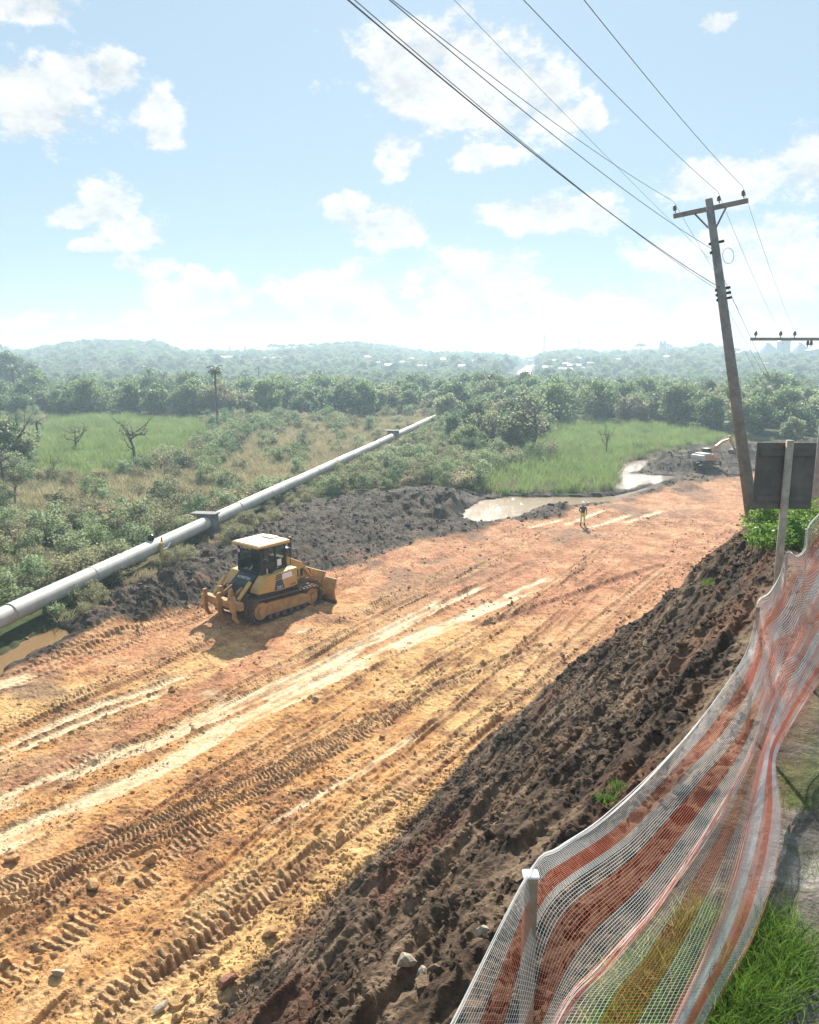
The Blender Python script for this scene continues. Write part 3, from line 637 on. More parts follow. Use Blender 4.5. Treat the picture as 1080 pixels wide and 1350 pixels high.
# --- where they stand
def scatter(name, src, pts, scl, zs=None, sink=0.0, kind='stuff', parent=None):
    """one uncountable mass: geometry-node copies of the shapes src on the points"""
    pts = np.asarray(pts)
    if len(pts) == 0: return None
    z = land(pts[:, 0], pts[:, 1], False, True) if pts.shape[1] < 3 else pts[:, 2]
    P = np.column_stack([pts[:, 0], pts[:, 1], z - sink]); n = len(P)
    me = bpy.data.meshes.new(name); me.vertices.add(n); me.vertices.foreach_set('co', P.astype(np.float32).ravel())
    S = np.asarray(scl).reshape(-1, 1)*np.ones((n, 3)); 
    if zs is not None: S[:, 2] *= zs
    a = me.attributes.new('siz', 'FLOAT_VECTOR', 'POINT'); a.data.foreach_set('vector', S.astype(np.float32).ravel())
    a = me.attributes.new('turn', 'FLOAT_VECTOR', 'POINT'); a.data.foreach_set('vector', np.column_stack([NR.normal(0, .06, n), NR.normal(0, .06, n), NR.rand(n)*6.283]).astype(np.float32).ravel())
    a = me.attributes.new('which', 'INT', 'POINT'); wh = NR.randint(0, len(src), n); a.data.foreach_set('value', wh.astype(np.int32))
    ng = bpy.data.node_groups.new(name, 'GeometryNodeTree'); ng.interface.new_socket('Geometry', in_out='INPUT', socket_type='NodeSocketGeometry'); ng.interface.new_socket('Geometry', in_out='OUTPUT', socket_type='NodeSocketGeometry')
    N = ng.nodes.new; L = ng.links.new; gi = N('NodeGroupInput'); go = N('NodeGroupOutput'); jn = N('GeometryNodeJoinGeometry')
    def attr(nm, t):
        q = N('GeometryNodeInputNamedAttribute'); q.data_type = t; q.inputs[0].default_value = nm; return q.outputs[0]
    sz = attr('siz', 'FLOAT_VECTOR'); tn = attr('turn', 'FLOAT_VECTOR'); wi = attr('which', 'INT')
    for k, ob in enumerate(src):
        oi = N('GeometryNodeObjectInfo'); oi.inputs['Object'].default_value = ob; oi.transform_space = 'ORIGINAL'; oi.inputs['As Instance'].default_value = True
        cmp_ = N('FunctionNodeCompare'); cmp_.data_type = 'INT'; cmp_.operation = 'EQUAL'; L(wi, cmp_.inputs[2]); cmp_.inputs[3].default_value = k
        ip = N('GeometryNodeInstanceOnPoints'); L(gi.outputs[0], ip.inputs['Points']); L(cmp_.outputs[0], ip.inputs['Selection']); L(oi.outputs['Geometry'], ip.inputs['Instance'])
        er = N('FunctionNodeEulerToRotation'); L(tn, er.inputs[0]); L(er.outputs[0], ip.inputs['Rotation']); L(sz, ip.inputs['Scale']); L(ip.outputs[0], jn.inputs[0])
    L(jn.outputs[0], go.inputs[0])
    o = bpy.data.objects.new(name, me); link(o, parent); md = o.modifiers.new('scatter', 'NODES'); md.node_group = ng; o['kind'] = kind
    return o
def sample(n, x0, x1, y0, y1, test):
    X = NR.uniform(x0, x1, n); Y = NR.uniform(y0, y1, n); px, py, dep = proj(X, Y, 0*X); k = test(X, Y, px, py, np.hypot(X, Y)) & (dep > 1); return np.column_stack([X, Y])[k]
def in_poly(px, py, P): return poly_sd(px, py, P) < 0
def marsh_ok(px, py, gap=4): return py < np.interp(px, M_X, M_Y) - gap
REED1 = [(40,630),(55,560),(60,551),(150,549),(262,554),(280,572),(255,600),(200,618),(140,632)]
REED2 = [(735,560),(850,563),(955,576),(918,592),(850,602),(814,622),(800,650),(640,650),(620,640),(665,622),(735,606),(700,585)]
BROWN = [(290,620),(330,575),(400,560),(520,548),(580,552),(545,580),(470,610),(400,640),(330,650),(100,690),(0,700),(0,640),(200,625)]
PIPE_A = G(0, 815, .9)[:2]; PIPE_B = G(574, 550, .9)[:2]; PD = (PIPE_B-PIPE_A)/np.linalg.norm(PIPE_B-PIPE_A)
def pipe_clear(X, Y, g=1.5):
    t = (X-PIPE_A[0])*PD[0] + (Y-PIPE_A[1])*PD[1]; q = (X-PIPE_A[0])*PD[1] - (Y-PIPE_A[1])*PD[0]; return ~((q > -.9) & (q < g+.2) & (t < 150))
def thin(P, dmin):
    cell = {}; keep = []
    for i, (a, b) in enumerate(P[:, :2]):
        k = (int(a//dmin), int(b//dmin)); ok = True
        for dx in (-1, 0, 1):
            for dy in (-1, 0, 1):
                for j in cell.get((k[0]+dx, k[1]+dy), ()):
                    if (P[j, 0]-a)**2 + (P[j, 1]-b)**2 < dmin*dmin: ok = False
        if ok: cell.setdefault(k, []).append(i); keep.append(i)
    return P[keep]

def reedy(px, py): return in_poly(px, py, REED1) | in_poly(px, py, REED2)
def wood(X, Y, px, py, r):      # wooded ground
    a = (r > 152) & (py < 551); b = (px > 590) & (py < 600) & (r > 96) & (px < 735)
    c = (px > 735) & (py < 558 + np.clip(px-850, 0, 300)*.13)
    return (a | b | c) & ~reedy(px, py) & ~in_poly(px, py, [(400,566),(520,546),(590,548),(560,580)])
# the wood's front trees: each one stands by itself
wpts = sample(9000, -150, 190, 95, 260, wood); wpts = thin(wpts, 4.4)
def tree_things():
    src = {}
    P = wpts[np.argsort(np.hypot(wpts[:, 0], wpts[:, 1]))]
    px, py, _ = proj(P[:, 0], P[:, 1], 0*P[:, 0]); vis = (px > -40) & (px < 1120); P = P[vis][:200]; px = px[vis][:200]
    where = [(0, 400, 'leafy tree in the wood behind the left reed bed', 'trees behind the left reed bed'), (400, 600, 'leafy tree in the wood beyond the end of the pipe', 'trees beyond the pipe'),
             (600, 760, 'leafy tree in the thicket behind the pond', 'trees behind the pond'), (760, 2000, 'leafy tree in the wood behind the right reed bed', 'trees behind the right reed bed')]
    for i, (p, q) in enumerate(zip(P, px)):
        w = next((w for w in where if w[0] <= max(q, 0) < w[1]), where[0]); k = NR.choice(len(TREES), p=[.22, .2, .14, .16, .12, .1, .06]); r = math.hypot(*p)
        s = NR.uniform(.5, 1.05) * (.75 if 590 < q < 735 and r < 135 else 1.0)
        look = ['broad green', 'tall green', 'dark broad', 'pale green', 'narrow green', 'low olive', 'dark tall'][k]; lab_ = ('large ' if s > 1.1 else 'small ' if s < .8 else 'mid sized ') + look + w[2][5:] + (', front row' if r < 125 + 40*(q < 600) + 25*(q > 760) else ', back row')
        e = plant('leafy_tree', [('trunk', TREES[k][0]), ('crown', TREES[k][1])], p[0], p[1], lab_, 'tree', w[3], s, sz=s*NR.uniform(.8, 1.15))
        src.setdefault(k, PARTS[e.name][1])
    return P, [src[k] for k in sorted(src)]
front, crown_src = tree_things()
key = {(round(a, 3), round(b, 3)) for a, b in front}
rest = np.array([p for p in wpts if (round(p[0], 3), round(p[1], 3)) not in key])
f1 = thin(sample(26000, -330, 370, 250, 480, wood), 5.2); f2 = thin(sample(60000, -720, 800, 480, 1050, lambda X, Y, px, py, r: (r > 470) & (np.abs(px-540) < 680)), 6.5)
ROADW = np.array([AT(690, 505, 380)[:2], AT(690, 494, 470)[:2], AT(694, 480, 650)[:2], AT(699, 470, 900)[:2]])
def off_road(P, g): return P[np.abs(line_da(P[:, 0], P[:, 1], ROADW)[0]) > g]
f1 = off_road(f1, 7.5); f2 = off_road(f2, 10)
far_pts = np.vstack([rest, f1])
scatter('distant_wood', crown_src, far_pts, NR.uniform(.5, 1.2, len(far_pts)), NR.uniform(.8, 1.15, len(far_pts)))
FAR2 = f2   # thinned round the houses below
# palms and other single trees
def stand(px, py, dist, top):
    """ground place on that bearing; scale so that the crown reaches pixel row py"""
    q = AT(px, py, dist); g = gz(q[0], q[1], False); return q[0], q[1], max(.35, (q[2]-g)/top)
PALM_AT = [(283,480,128,'slender palm with bare trunk standing above the thicket left of the pipe'),(195,478,190,'bushy palm in the middle of the left wood'),(46,545,100,'palm hung with creepers beside the left reed bed'),
           (14,474,200,'dark palm near the left edge of the wood'),(40,472,240,'palm above the scrub at the far left'),(178,487,210,'smaller palm left of the bushy palm in the left wood'),(97,488,190,'dark palm left of the wood centre'),
           (340,478,330,'far palm showing above the wood beyond the pipe'),(325,480,300,'palm standing before the pale roofs'),(655,482,330,'palm standing left of the hill road'),(1012,500,125,'palm in the wood between pole and sign'),(870,486,260,'palm above the right wood'),(215,484,230,'palm right of the bushy palm in the left wood')]
for i, (a, b, dist, lab) in enumerate(PALM_AT):
    tr, fr = PALMS[i % 3]; ht = (5.2, 6.4, 4.0)[i % 3] + 1.2
    if i == 0: tr, fr = palm_meshes(7.0, 1.5, 22, 9); ht = 7.6
    x, y, s = stand(a, b, dist, ht); s = min(s, 2.0)
    plant('palm_tree', [('trunk', tr), ('fronds', fr)], x, y, lab, 'palm', 'palms in the marsh', s)
BARE_AT = [(178,612,0,1.05,'bare crooked tree at the front of the left reed bed'),(100,596,1,.9,'leafless forked tree inside the left reed bed'),(700,600,0,1.45,'large sprawling half bare tree behind the pond'),
           (650,596,1,1.2,'half bare tree left of the big sprawling tree behind the pond'),(5,640,1,.9,'bare tree cut by the left edge above the scrub'),(72,632,2,.8,'thin bare sapling before the left reed bed'),(800,600,2,1.2,'thin tree standing in the right reed bed'),
           (20,668,2,.9,'bare bush branching low in the scrub at far left'),(185,700,2,.7,'dry twiggy bush standing in the scrub left of the concrete pier')]
for a, b, k, s, lab in BARE_AT:
    p = G(a, b); parts = [('limbs', BARE[k])]
    if a in (700, 650): parts.append(('sparse_leaves', BAREX[k]))
    if a == 178: parts.append(('sparse_leaves', crown_mesh('sparse_leaves', 4.6, 3.0, 1.6, 14, 5, .13, LEAF['olive'])))
    plant('bare_tree', parts, p[0], p[1], lab, 'tree', 'bare trees in the marsh', s)
p = G(28, 618); plant('creeper_clad_tree', [('trunk', TREES[4][0]), ('crown', crown_mesh('crown', 3.4, 5.2, .3, 26, 60, .24, LEAF['pale']))], p[0], p[1], 'tall creeper clad tree left of the reed bed', 'tree', s=.95)
p = G(3, 622); plant('creeper_clad_tree', [('trunk', TREES[4][0]), ('crown', crown_mesh('crown', 4.0, 6.0, .3, 30, 60, .24, LEAF['dark']))], p[0], p[1], 'dark creeper clad tree at the left edge of the picture', 'tree', s=1.0)
# araucarias along the skyline
PINES = [(92,460,760),(104,458,780),(118,457,770),(131,456,760),(145,455,785),(158,455,765),(171,455,775),(184,455,760),(197,455,780),(208,456,765),(360,459,800),(372,460,820),(385,459,790),(398,459,800),(412,458,810),(430,457,800),(445,456,790),(458,455,800),(470,455,790),(845,458,820),(880,459,800),(935,458,760),(925,459,770)]
for a, b, dist in PINES:
    x, y, s = stand(a, b-6, dist, 11.8); s = min(max(s, .8), 2.0)
    lab, grp = (('umbrella shaped araucaria on the long dark skyline ridge at left', 'araucarias on the left ridge') if a < 230 and dist > 500 else ('tall araucaria rising at the far left edge of the wood', 'araucarias at the left edge') if dist < 500
                else ('umbrella shaped araucaria on the skyline left of the chimneys', 'araucarias left of the chimneys') if a < 600 else ('araucaria on the skyline of the right hill', 'araucarias on the right hill'))
    plant('araucaria_tree', [('trunk', PINE[0]), ('crown', PINE[1])], x, y, lab, 'tree', grp, s)
for a, b, sc_, lab in ((4, 556, 2.3, 'tall dark tree rising at the left edge of the picture'), (22, 558, 2.1, 'second tall dark tree at the left edge')):
    q = AT(a, 470, 260); plant('leafy_tree', [('trunk', TREES[6][0]), ('crown', TREES[6][1])], q[0], q[1], lab, 'tree', None, sc_)
# marsh scrub: the nearest shrubs singly, the rest as a mass
def scrubby(X, Y, px, py, r): return marsh_ok(px, py, 3) & (r < 165) & ~reedy(px, py) & pipe_clear(X, Y, 2.8) & (px > -120) & (px < 1200) & ~((px > 800) & (r > 70)) & ~wood(X, Y, px, py, r)
sp = thin(sample(60000, -75, 70, 28, 165, scrubby), 1.25)
sp = sp[np.argsort(np.hypot(sp[:, 0], sp[:, 1]))]; spx, spy, _ = proj(sp[:, 0], sp[:, 1], 0*sp[:, 0]); brown = in_poly(spx, spy, BROWN)
keep = ~(brown & (NR.rand(len(sp)) < .86)); sp, spx, spy, brown = sp[keep], spx[keep], spy[keep], brown[keep]
vis = (spx > -30) & (spx < 1100); near_i = np.nonzero(vis)[0][:200]; sh_src = {}
for i in near_i:
    k = NR.choice(len(SHRUBS), p=[.22, .2, .14, .16, .08, .1, .1]); s = NR.uniform(.65, 1.25)
    lab, grp = (('leafy shrub in the scrub above the pipe', 'shrubs above the pipe') if spx[i] < 330 else ('leafy shrub on the marsh between pipe and pond', 'shrubs between pipe and pond'))
    lk = ['olive round', 'pale green', 'bright green', 'low olive', 'dark green', 'dry straw coloured', 'small pale'][k]; d_ = math.hypot(*sp[i]); lab = ('large ' if s > 1.05 else 'small ' if s < .82 else '') + lk + lab[5:] + (' near the mud' if d_ < 45 else ' halfway' if d_ < 54 else ' far back') + (', left edge' if spx[i] < 60 else '')
    e = plant('marsh_shrub', [('stem', SHRUBS[k][0]), ('foliage', SHRUBS[k][1])], sp[i, 0], sp[i, 1], lab, 'shrub', grp, s); sh_src.setdefault(k, PARTS[e.name][1])
m_ = np.ones(len(sp), bool); m_[near_i] = False
SH = [sh_src[k] for k in sorted(sh_src)]
scatter('marsh_scrub', SH, sp[m_], NR.uniform(.6, 1.35, m_.sum()), NR.uniform(.7, 1.2, m_.sum()))
# reeds, tall green grass and dry sedge
src = [obj_of('reed_clump', me) for me in REEDS]
pk = [G(120, 600), G(780, 610), G(420, 600), G(330, 640)]
labs = ['clump of bright green reeds in the left reed bed', 'clump of tall green reeds behind the pond', 'clump of dry sedge beside the pipe', 'clump of olive grass in the scrub']
for o, p, lb in zip(src, pk, labs): o.location = (p[0], p[1], gz(p[0], p[1], False)); tag(o, lb, 'reeds')
rp = thin(sample(90000, -90, 80, 60, 165, lambda X, Y, px, py, r: reedy(px, py) & marsh_ok(px, py, 1)), .75)
scatter('reed_bed', [src[0], src[1], src[1], src[3]], rp, NR.uniform(.7, 1.3, len(rp)))
dp = thin(sample(90000, -75, 60, 28, 150, lambda X, Y, px, py, r: marsh_ok(px, py, 2) & pipe_clear(X, Y, .6) & ~reedy(px, py) & ~wood(X, Y, px, py, r) & (px > -100) & (px < 1150)), .8)
bpx, bpy_, _ = proj(dp[:, 0], dp[:, 1], 0*dp[:, 0]); br = in_poly(bpx, bpy_, BROWN)
scatter('dry_sedge', src[2:], dp[br], NR.uniform(.6, 1.1, br.sum())); dq = dp[~br][::2]; scatter('marsh_grass', [src[3], src[1]], dq, NR.uniform(.5, .95, len(dq)))

t_ = NR.uniform(-22, 70, 900); q_ = NR.uniform(.35, 2.6, 900)**1.0; wp = PIPE_A[None] + PD[None]*t_[:, None] + np.array([PD[1], -PD[0]])[None]*q_[:, None]
wp = wp[(fbm(wp[:, 0]/2, wp[:, 1]/2, 97, 2) > .44) & (np.minimum(poly_sd(wp[:, 0], wp[:, 1], PUDDLE), 9) > .7) & (poly_sd(wp[:, 0], wp[:, 1], ORANGE_POLY) > 1.0)]
scatter('pipe_side_weeds', [src[3], src[2], SH[0]], wp, NR.uniform(.28, .55, len(wp)))
# ------------------------------------------------------------------ things
YEL = mat('machine_yellow', (.53, .335, .085), .55, var=.2, scale=3.0, col2=(.42, .27, .11)); YDIRT = mat('muddy_yellow', (.47, .27, .085), .75, scale=3.5, col2=(.33, .17, .085))
CREAM = mat('sun_bleached_cream', (.72, .62, .42), .6, var=.12); DARK = mat('black_paint', (.022, .026, .030), .5, var=.3); STEEL = mat('muddy_steel', (.17, .115, .085), .75, metal=.2, var=.45, scale=6, bump=.3)
NAVY = mat('navy_decal', (.02, .045, .11), .5, var=.1); WHITE = mat('white_decal', (.75, .76, .78), .5, var=.05); RUB = mat('rubber', (.03, .03, .03), .8); CHROME = mat('cylinder_rod', (.55, .55, .55), .3, metal=.9, var=.1)
def glass_mat(name, col, a):
    m = bpy.data.materials.new(name); m.use_nodes = True; nt = m.node_tree; b = nt.nodes['Principled BSDF']; b.inputs['Base Color'].default_value = col+(1,); b.inputs['Roughness'].default_value = .05
    t = nt.nodes.new('ShaderNodeBsdfTransparent'); t.inputs[0].default_value = (.55, .68, .66, 1); mx = nt.nodes.new('ShaderNodeMixShader'); mx.inputs[0].default_value = a
    nt.links.new(b.outputs[0], mx.inputs[1]); nt.links.new(t.outputs[0], mx.inputs[2]); nt.links.new(mx.outputs[0], nt.nodes['Material Output'].inputs[0]); return m
GLASS = glass_mat('tinted_glass', (.02, .035, .035), .55)
def stadium(x0, z0, r0, x1, z1, r1, n=9):
    pts = []
    for k in range(n+1): a = math.pi/2 + math.pi*k/n; pts.append((x0+r0*math.cos(a), z0+r0*math.sin(a)))
    for k in range(n+1): a = -math.pi/2 + math.pi*k/n; pts.append((x1+r1*math.cos(a), z1+r1*math.sin(a)))
    return pts
def track_chain(path, yc, w, pitch, th, gr, matl, parent, name='track_chain'):
    P = np.array(path + [path[0]]); seg = np.hypot(*np.diff(P, axis=0).T); cum = np.concatenate([[0], np.cumsum(seg)]); L_ = cum[-1]; n = int(L_/pitch); mb = MB()
    for i in range(n):
        a = (i+.5)*L_/n; x = np.interp(a, cum, P[:, 0]); z = np.interp(a, cum, P[:, 1]); x2 = np.interp((a+.03) % L_, cum, P[:, 0]); z2 = np.interp((a+.03) % L_, cum, P[:, 1])
        ang = math.atan2(z2-z, x2-x); M = Matrix.Translation((x, yc, z)) @ Matrix.Rotation(-ang, 4, 'Y'); h = L_/n*.47
        mb.box((-h, -w/2, -th*.2), (h, w/2, th*.5), M); mb.box((-h*.25, -w/2, -th*.2-gr), (h*.1, w/2, -th*.2), M)
    return mb.build(name, matl, parent)

def bulldozer():
    c = (G(335, 817) + G(418, 798))/2; yaw = math.radians(50); off = Matrix.Rotation(yaw, 3, 'Z') @ Vector((-.15, 1.05, 0))
    x, y = c[0]+off.x, c[1]+off.y; e = empty('bulldozer', (x, y, gz(x, y, False)-.03), yaw, 'yellow crawler bulldozer with dark cab and rear ripper on the red clay', 'bulldozer', None, 1.12)
    for s in (-1, 1):
        yc = s*.98; out = stadium(-1.4, .52, .50, 1.45, .48, .46)
        tc = track_chain(out, yc, .56, .19, .06, .05, STEEL, e, 'track')
        MB().prism([(-1.45, .30), (-1.62, .45), (-1.5, .72), (-.9, .80), (.9, .74), (1.3, .62), (1.35, .32), (1.0, .26), (-1.0, .26)], yc-.19, yc+.19).build('track_frame', YDIRT, e, bevel=.03)
        mb = MB().prism([(-1.4+.36*math.cos(t), .52+.36*math.sin(t)) for t in np.linspace(0, 6.283, 22)[:-1]], yc-.2, yc+.2); mb.prism([(-1.4+.16*math.cos(t), .52+.16*math.sin(t)) for t in np.linspace(0, 6.283, 14)[:-1]], yc-.26, yc+.26); mb.build('sprocket', YDIRT, e)
        mb = MB().prism([(1.45+.34*math.cos(t), .48+.34*math.sin(t)) for t in np.linspace(0, 6.283, 22)[:-1]], yc-.13, yc+.13); mb.prism([(1.45+.13*math.cos(t), .48+.13*math.sin(t)) for t in np.linspace(0, 6.283, 14)[:-1]], yc-.24, yc+.24); mb.build('idler', YDIRT, e)
        for k in range(6): MB().prism([(-.95+k*.38+.11*math.cos(t), .19+.11*math.sin(t)) for t in np.linspace(0, 6.283, 12)[:-1]], yc-.23, yc+.23).build('roller', STEEL, e)
        # fender side panel
        f = MB().prism([(-1.50, 1.22), (-1.42, 1.42), (-1.02, 1.84), (-.2, 1.92), (.62, 1.96), (.62, 1.20), (-.3, 1.16)], s*.60, s*1.16).build('fender', YEL, e, bevel=.035)
        MB().prism([(-1.5, 1.08), (-1.5, 1.215), (.62, 1.195), (.62, 1.10)], s*.62, s*1.13).build('fender_base', DARK, e)
        if s == -1:
            yy = s*1.16 - .004; F = Matrix.Translation((-.38, yy, 1.33)) @ Matrix.Rotation(math.pi/2, 4, 'X')
            MB().prism([(-.66, 1.22), (-.56, 1.62), (-.24, 1.62), (-.10, 1.22)], yy, yy-.006).build('decal', NAVY, f)
            for k in range(3): MB().prism([(-.60+k*.02, 1.66+k*.075), (-.59+k*.02, 1.705+k*.075), (-.26, 1.705+k*.075), (-.25, 1.66+k*.075)], yy, yy-.006).build('stripe', NAVY, f)
            MB().prism([(-.22, 1.60), (-.22, 1.83), (.28, 1.87), (.32, 1.64)], yy, yy-.006).build('plate', WHITE, f)
            lettering('D61', .17, WHITE, f, Matrix.Translation((-.36, yy-.008, 1.31)) @ Matrix.Rotation(math.pi/2, 4, 'X'))
            MB().prism([(.2, 1.26), (.2, 1.33), (.5, 1.34), (.5, 1.27)], yy, yy-.006).build('label_plate', mat('red_decal', (.35, .08, .05), .5), f)
            MB().tube([(-.75, -.85, 1.9), (-.75, -.85, 2.1)], .022, 6).build('fuel_breather', CREAM, e); MB().lathe([(.1, 0), (.1, .06), (.03, .08)], (-.55, -.85, 1.9), 10).build('filler_cap', DARK, e)
            MB().tube([(.75, -.95, 1.15), (.75, -.95, 1.55), (.95, -.95, 1.6), (1.0, -.95, 1.15)], .02, 6).build('step_rail', STEEL, e)
        MB().tube([(.62, s*.9, 1.02), (2.05, s*1.02, .62)], .09, 8).build('push_arm', YDIRT, e)
    MB().box((-1.7, -.68, .42), (1.72, .68, 1.18)).build('hull', STEEL, e, bevel=.04)
    # rear tank between the fenders, sloping down to the back
    MB().prism([(-1.75, 1.0), (-1.62, 1.42), (-1.05, 1.86), (-.85, 1.86), (-.85, 1.0)], -.58, .58).build('rear_tank', DARK, e, bevel=.04)
    Mt = Matrix.Translation((-1.28, 0, 1.70)) @ Matrix.Rotation(-math.pi/2, 4, 'Z') @ Matrix.Rotation(math.radians(39), 4, 'X'); lettering('KOMATSU', .17, WHITE, e, Mt)
    # cab
    cab = MB(); W0, W1 = .76, .70; x0, x1, z0, z1 = -.98, .40, 1.86, 2.98
    cb = MB().box((x0, -W0, z0-.12), (x1, W0, z0+.10)).build('cab', DARK, e, bevel=.02)
    for s in (-1, 1):
        for xx in (x0+.04, -.2, x1-.04):
            MB().tube([(xx, s*W0*.97, z0), (xx*.97, s*W1, z1)], .05, 6).build('pillar', DARK, cb)
        MB().add([(x0+.08, s*W0*.96, z0+.1), (x1-.08, s*W0*.96, z0+.1), (x1-.1, s*W1, z1), (x0+.1, s*W1, z1)], [(0, 1, 2, 3)]).build('side_window', GLASS, cb)
        MB().box((x0+.1, s*W0*.965-.012, z0+.1), (-.16, s*W0*.965+.012, z0+.42)).build('door_panel', DARK, cb)
    MB().add([(x0+.02, -W0*.93, z0+.1), (x0+.02, W0*.93, z0+.1), (x0+.04, W1*.93, z1-.2), (x0+.04, -W1*.93, z1-.2)], [(0, 1, 2, 3)]).build('rear_window', GLASS, cb)
    MB().add([(x1-.02, -W0*.93, z0+.1), (x1-.02, W0*.93, z0+.1), (x1-.04, W1*.93, z1), (x1-.04, -W1*.93, z1)], [(0, 1, 2, 3)]).build('windscreen', GLASS, cb)
    MB().box((x0-.01, -W1, z1-.2), (x0+.06, W1, z1)).build('visor', DARK, cb); lettering('KOMATSU', .15, WHITE, cb, Matrix.Translation((x0-.016, .18, z1-.1)) @ Matrix.Rotation(-math.pi/2, 4, 'Z') @ Matrix.Rotation(math.pi/2, 4, 'X'))
    MB().box((-.62, -.25, z0+.05), (-.2, .25, z0+.42)).build('seat', RUB, cb, bevel=.03); MB().box((-.68, -.24, z0+.4), (-.55, .24, z0+.95)).build('seat_back', RUB, cb, bevel=.04)
    MB().box((-.12, -W0*.97-.02, z0+.22), (.1, -W0*.97-.012, z0+.5)).build('notice', WHITE, cb); MB().box((x0-.03, .58, z0+.78), (x0-.0, .68, z0+.90)).build('lamp', WHITE, cb)
    rf = MB().prism([(x0-.22, z1), (x0-.2, z1+.11), (x1+.12, z1+.14), (x1+.16, z1)], -.86, .86).build('roof', YEL, e, bevel=.03)
    MB().prism([(x0-.15, z1+.115), (x0-.14, z1+.135), (x1+.06, z1+.165), (x1+.07, z1+.13)], -.80, .80).build('roof_top', CREAM, rf, bevel=.01); MB().box((.0, -.3, z1+.12), (.42, .35, z1+.21)).build('roof_hatch', CREAM, rf, bevel=.02)
    # engine hood
    h = MB().prism([(.44, 1.2), (.44, 2.26), (.72, 2.26), (1.50, 1.88), (1.75, 1.62), (1.75, 1.10), (.44, 1.10)], -.52, .52).build('hood', YEL, e, bevel=.05)
    for k in range(3): MB().box((.85+k*.24, -.528, 1.3), (1.0+k*.24, -.522, 1.62)).build('vent', DARK, h)
    MB().tube([(.8, -.45, 2.22), (.95, -.45, 2.36), (1.45, -.45, 2.08), (1.62, -.45, 1.78)], .018, 6).build('handrail', STEEL, h); MB().tube([(.8, .45, 2.22), (.95, .45, 2.36), (1.45, .45, 2.08), (1.62, .45, 1.78)], .018, 6).build('handrail', STEEL, h)
    MB().lathe([(.085, 0), (.085, .98), (.07, 1.03)], (1.2, -.05, 1.95), 12).build('exhaust_stack', DARK, h, True)
    MB().lathe([(.07, 0), (.07, .22), (.15, .26), (.15, .40), (.09, .44)], (.72, -.30, 2.2), 14).build('air_cleaner', DARK, h, True); MB().lathe([(.152, 0), (.145, .03), (.05, .05)], (.72, -.30, 2.625), 14).build('cleaner_cap', mat('pale_blue_cap', (.30, .48, .58), .4), h)
    # blade, seen from behind
    bl = MB(); prof = [(2.28, .16), (2.20, .45), (2.18, .75), (2.26, 1.05), (2.36, 1.26)]
    for a, b, top in ((-1.72, -1.02, 1.14), (-1.02, 1.02, 1.36), (1.02, 1.72, 1.14)):
        pr = [(p[0], .16+(p[1]-.16)*(top-.16)/1.1) for p in prof]; bl.prism(pr + [(p[0]+.07, p[1]) for p in reversed(pr)], a, b)
    bo = bl.build('blade', YDIRT, e, bevel=.015); MB().box((2.24, -1.74, .04), (2.34, 1.74, .20)).build('cutting_edge', STEEL, bo)
    MB().box((2.02, -1.2, .42), (2.2, 1.2, .66)).build('stiffener', YDIRT, bo, bevel=.02); MB().box((2.05, -.95, .9), (2.2, .95, 1.02)).build('stiffener', YDIRT, bo, bevel=.02)
    for s in (-1, 1):
        MB().tube([(1.5, s*.58, 1.62), (1.9, s*.62, 1.15)], .07, 8).build('lift_cylinder', YDIRT, e); MB().tube([(1.9, s*.62, 1.15), (2.15, s*.64, .86)], .035, 8).build('cylinder_rod', CHROME, e)
    # ripper
    r = MB().prism([(-2.42, .74), (-2.52, .82), (-2.52, 1.08), (-2.22, 1.08), (-2.2, .74)], -1.12, 1.12).build('ripper_beam', YDIRT, e, bevel=.03)
    for yy in (-.92, 0, .92):
        MB().prism([(-2.66, 1.34), (-2.48, 1.36), (-2.46, .5), (-2.30, .22), (-2.44, .20), (-2.62, .46)], yy-.05, yy+.05).build('ripper_shank', YDIRT, r, bevel=.01)
        MB().prism([(-2.70, .72), (-2.70, 1.14), (-2.50, 1.16), (-2.50, .70)], yy-.11, yy+.11).build('shank_pocket', YDIRT, r, bevel=.02)
    for s in (-1, 1):
        MB().prism([(-1.55, .52), (-1.55, .76), (-2.3, .94), (-2.3, .76)], s*.50-.07, s*.50+.07).build('ripper_arm', YDIRT, e, bevel=.02)
        MB().prism([(-1.65, 1.28), (-1.65, 1.44), (-2.32, 1.12), (-2.32, 1.0)], s*.34-.05, s*.34+.05).build('ripper_link', YDIRT, e, bevel=.02)
        MB().prism([(-2.38, 1.06), (-2.30, 1.5), (-2.16, 1.5), (-2.06, 1.06)], s*.34-.06, s*.34+.06).build('ripper_bracket', YDIRT, r, bevel=.02)
        MB().tube([(-1.6, s*.80, 1.72), (-2.2, s*.76, 1.10)], .08, 8).build('ripper_cylinder', YEL, e)
bulldozer()
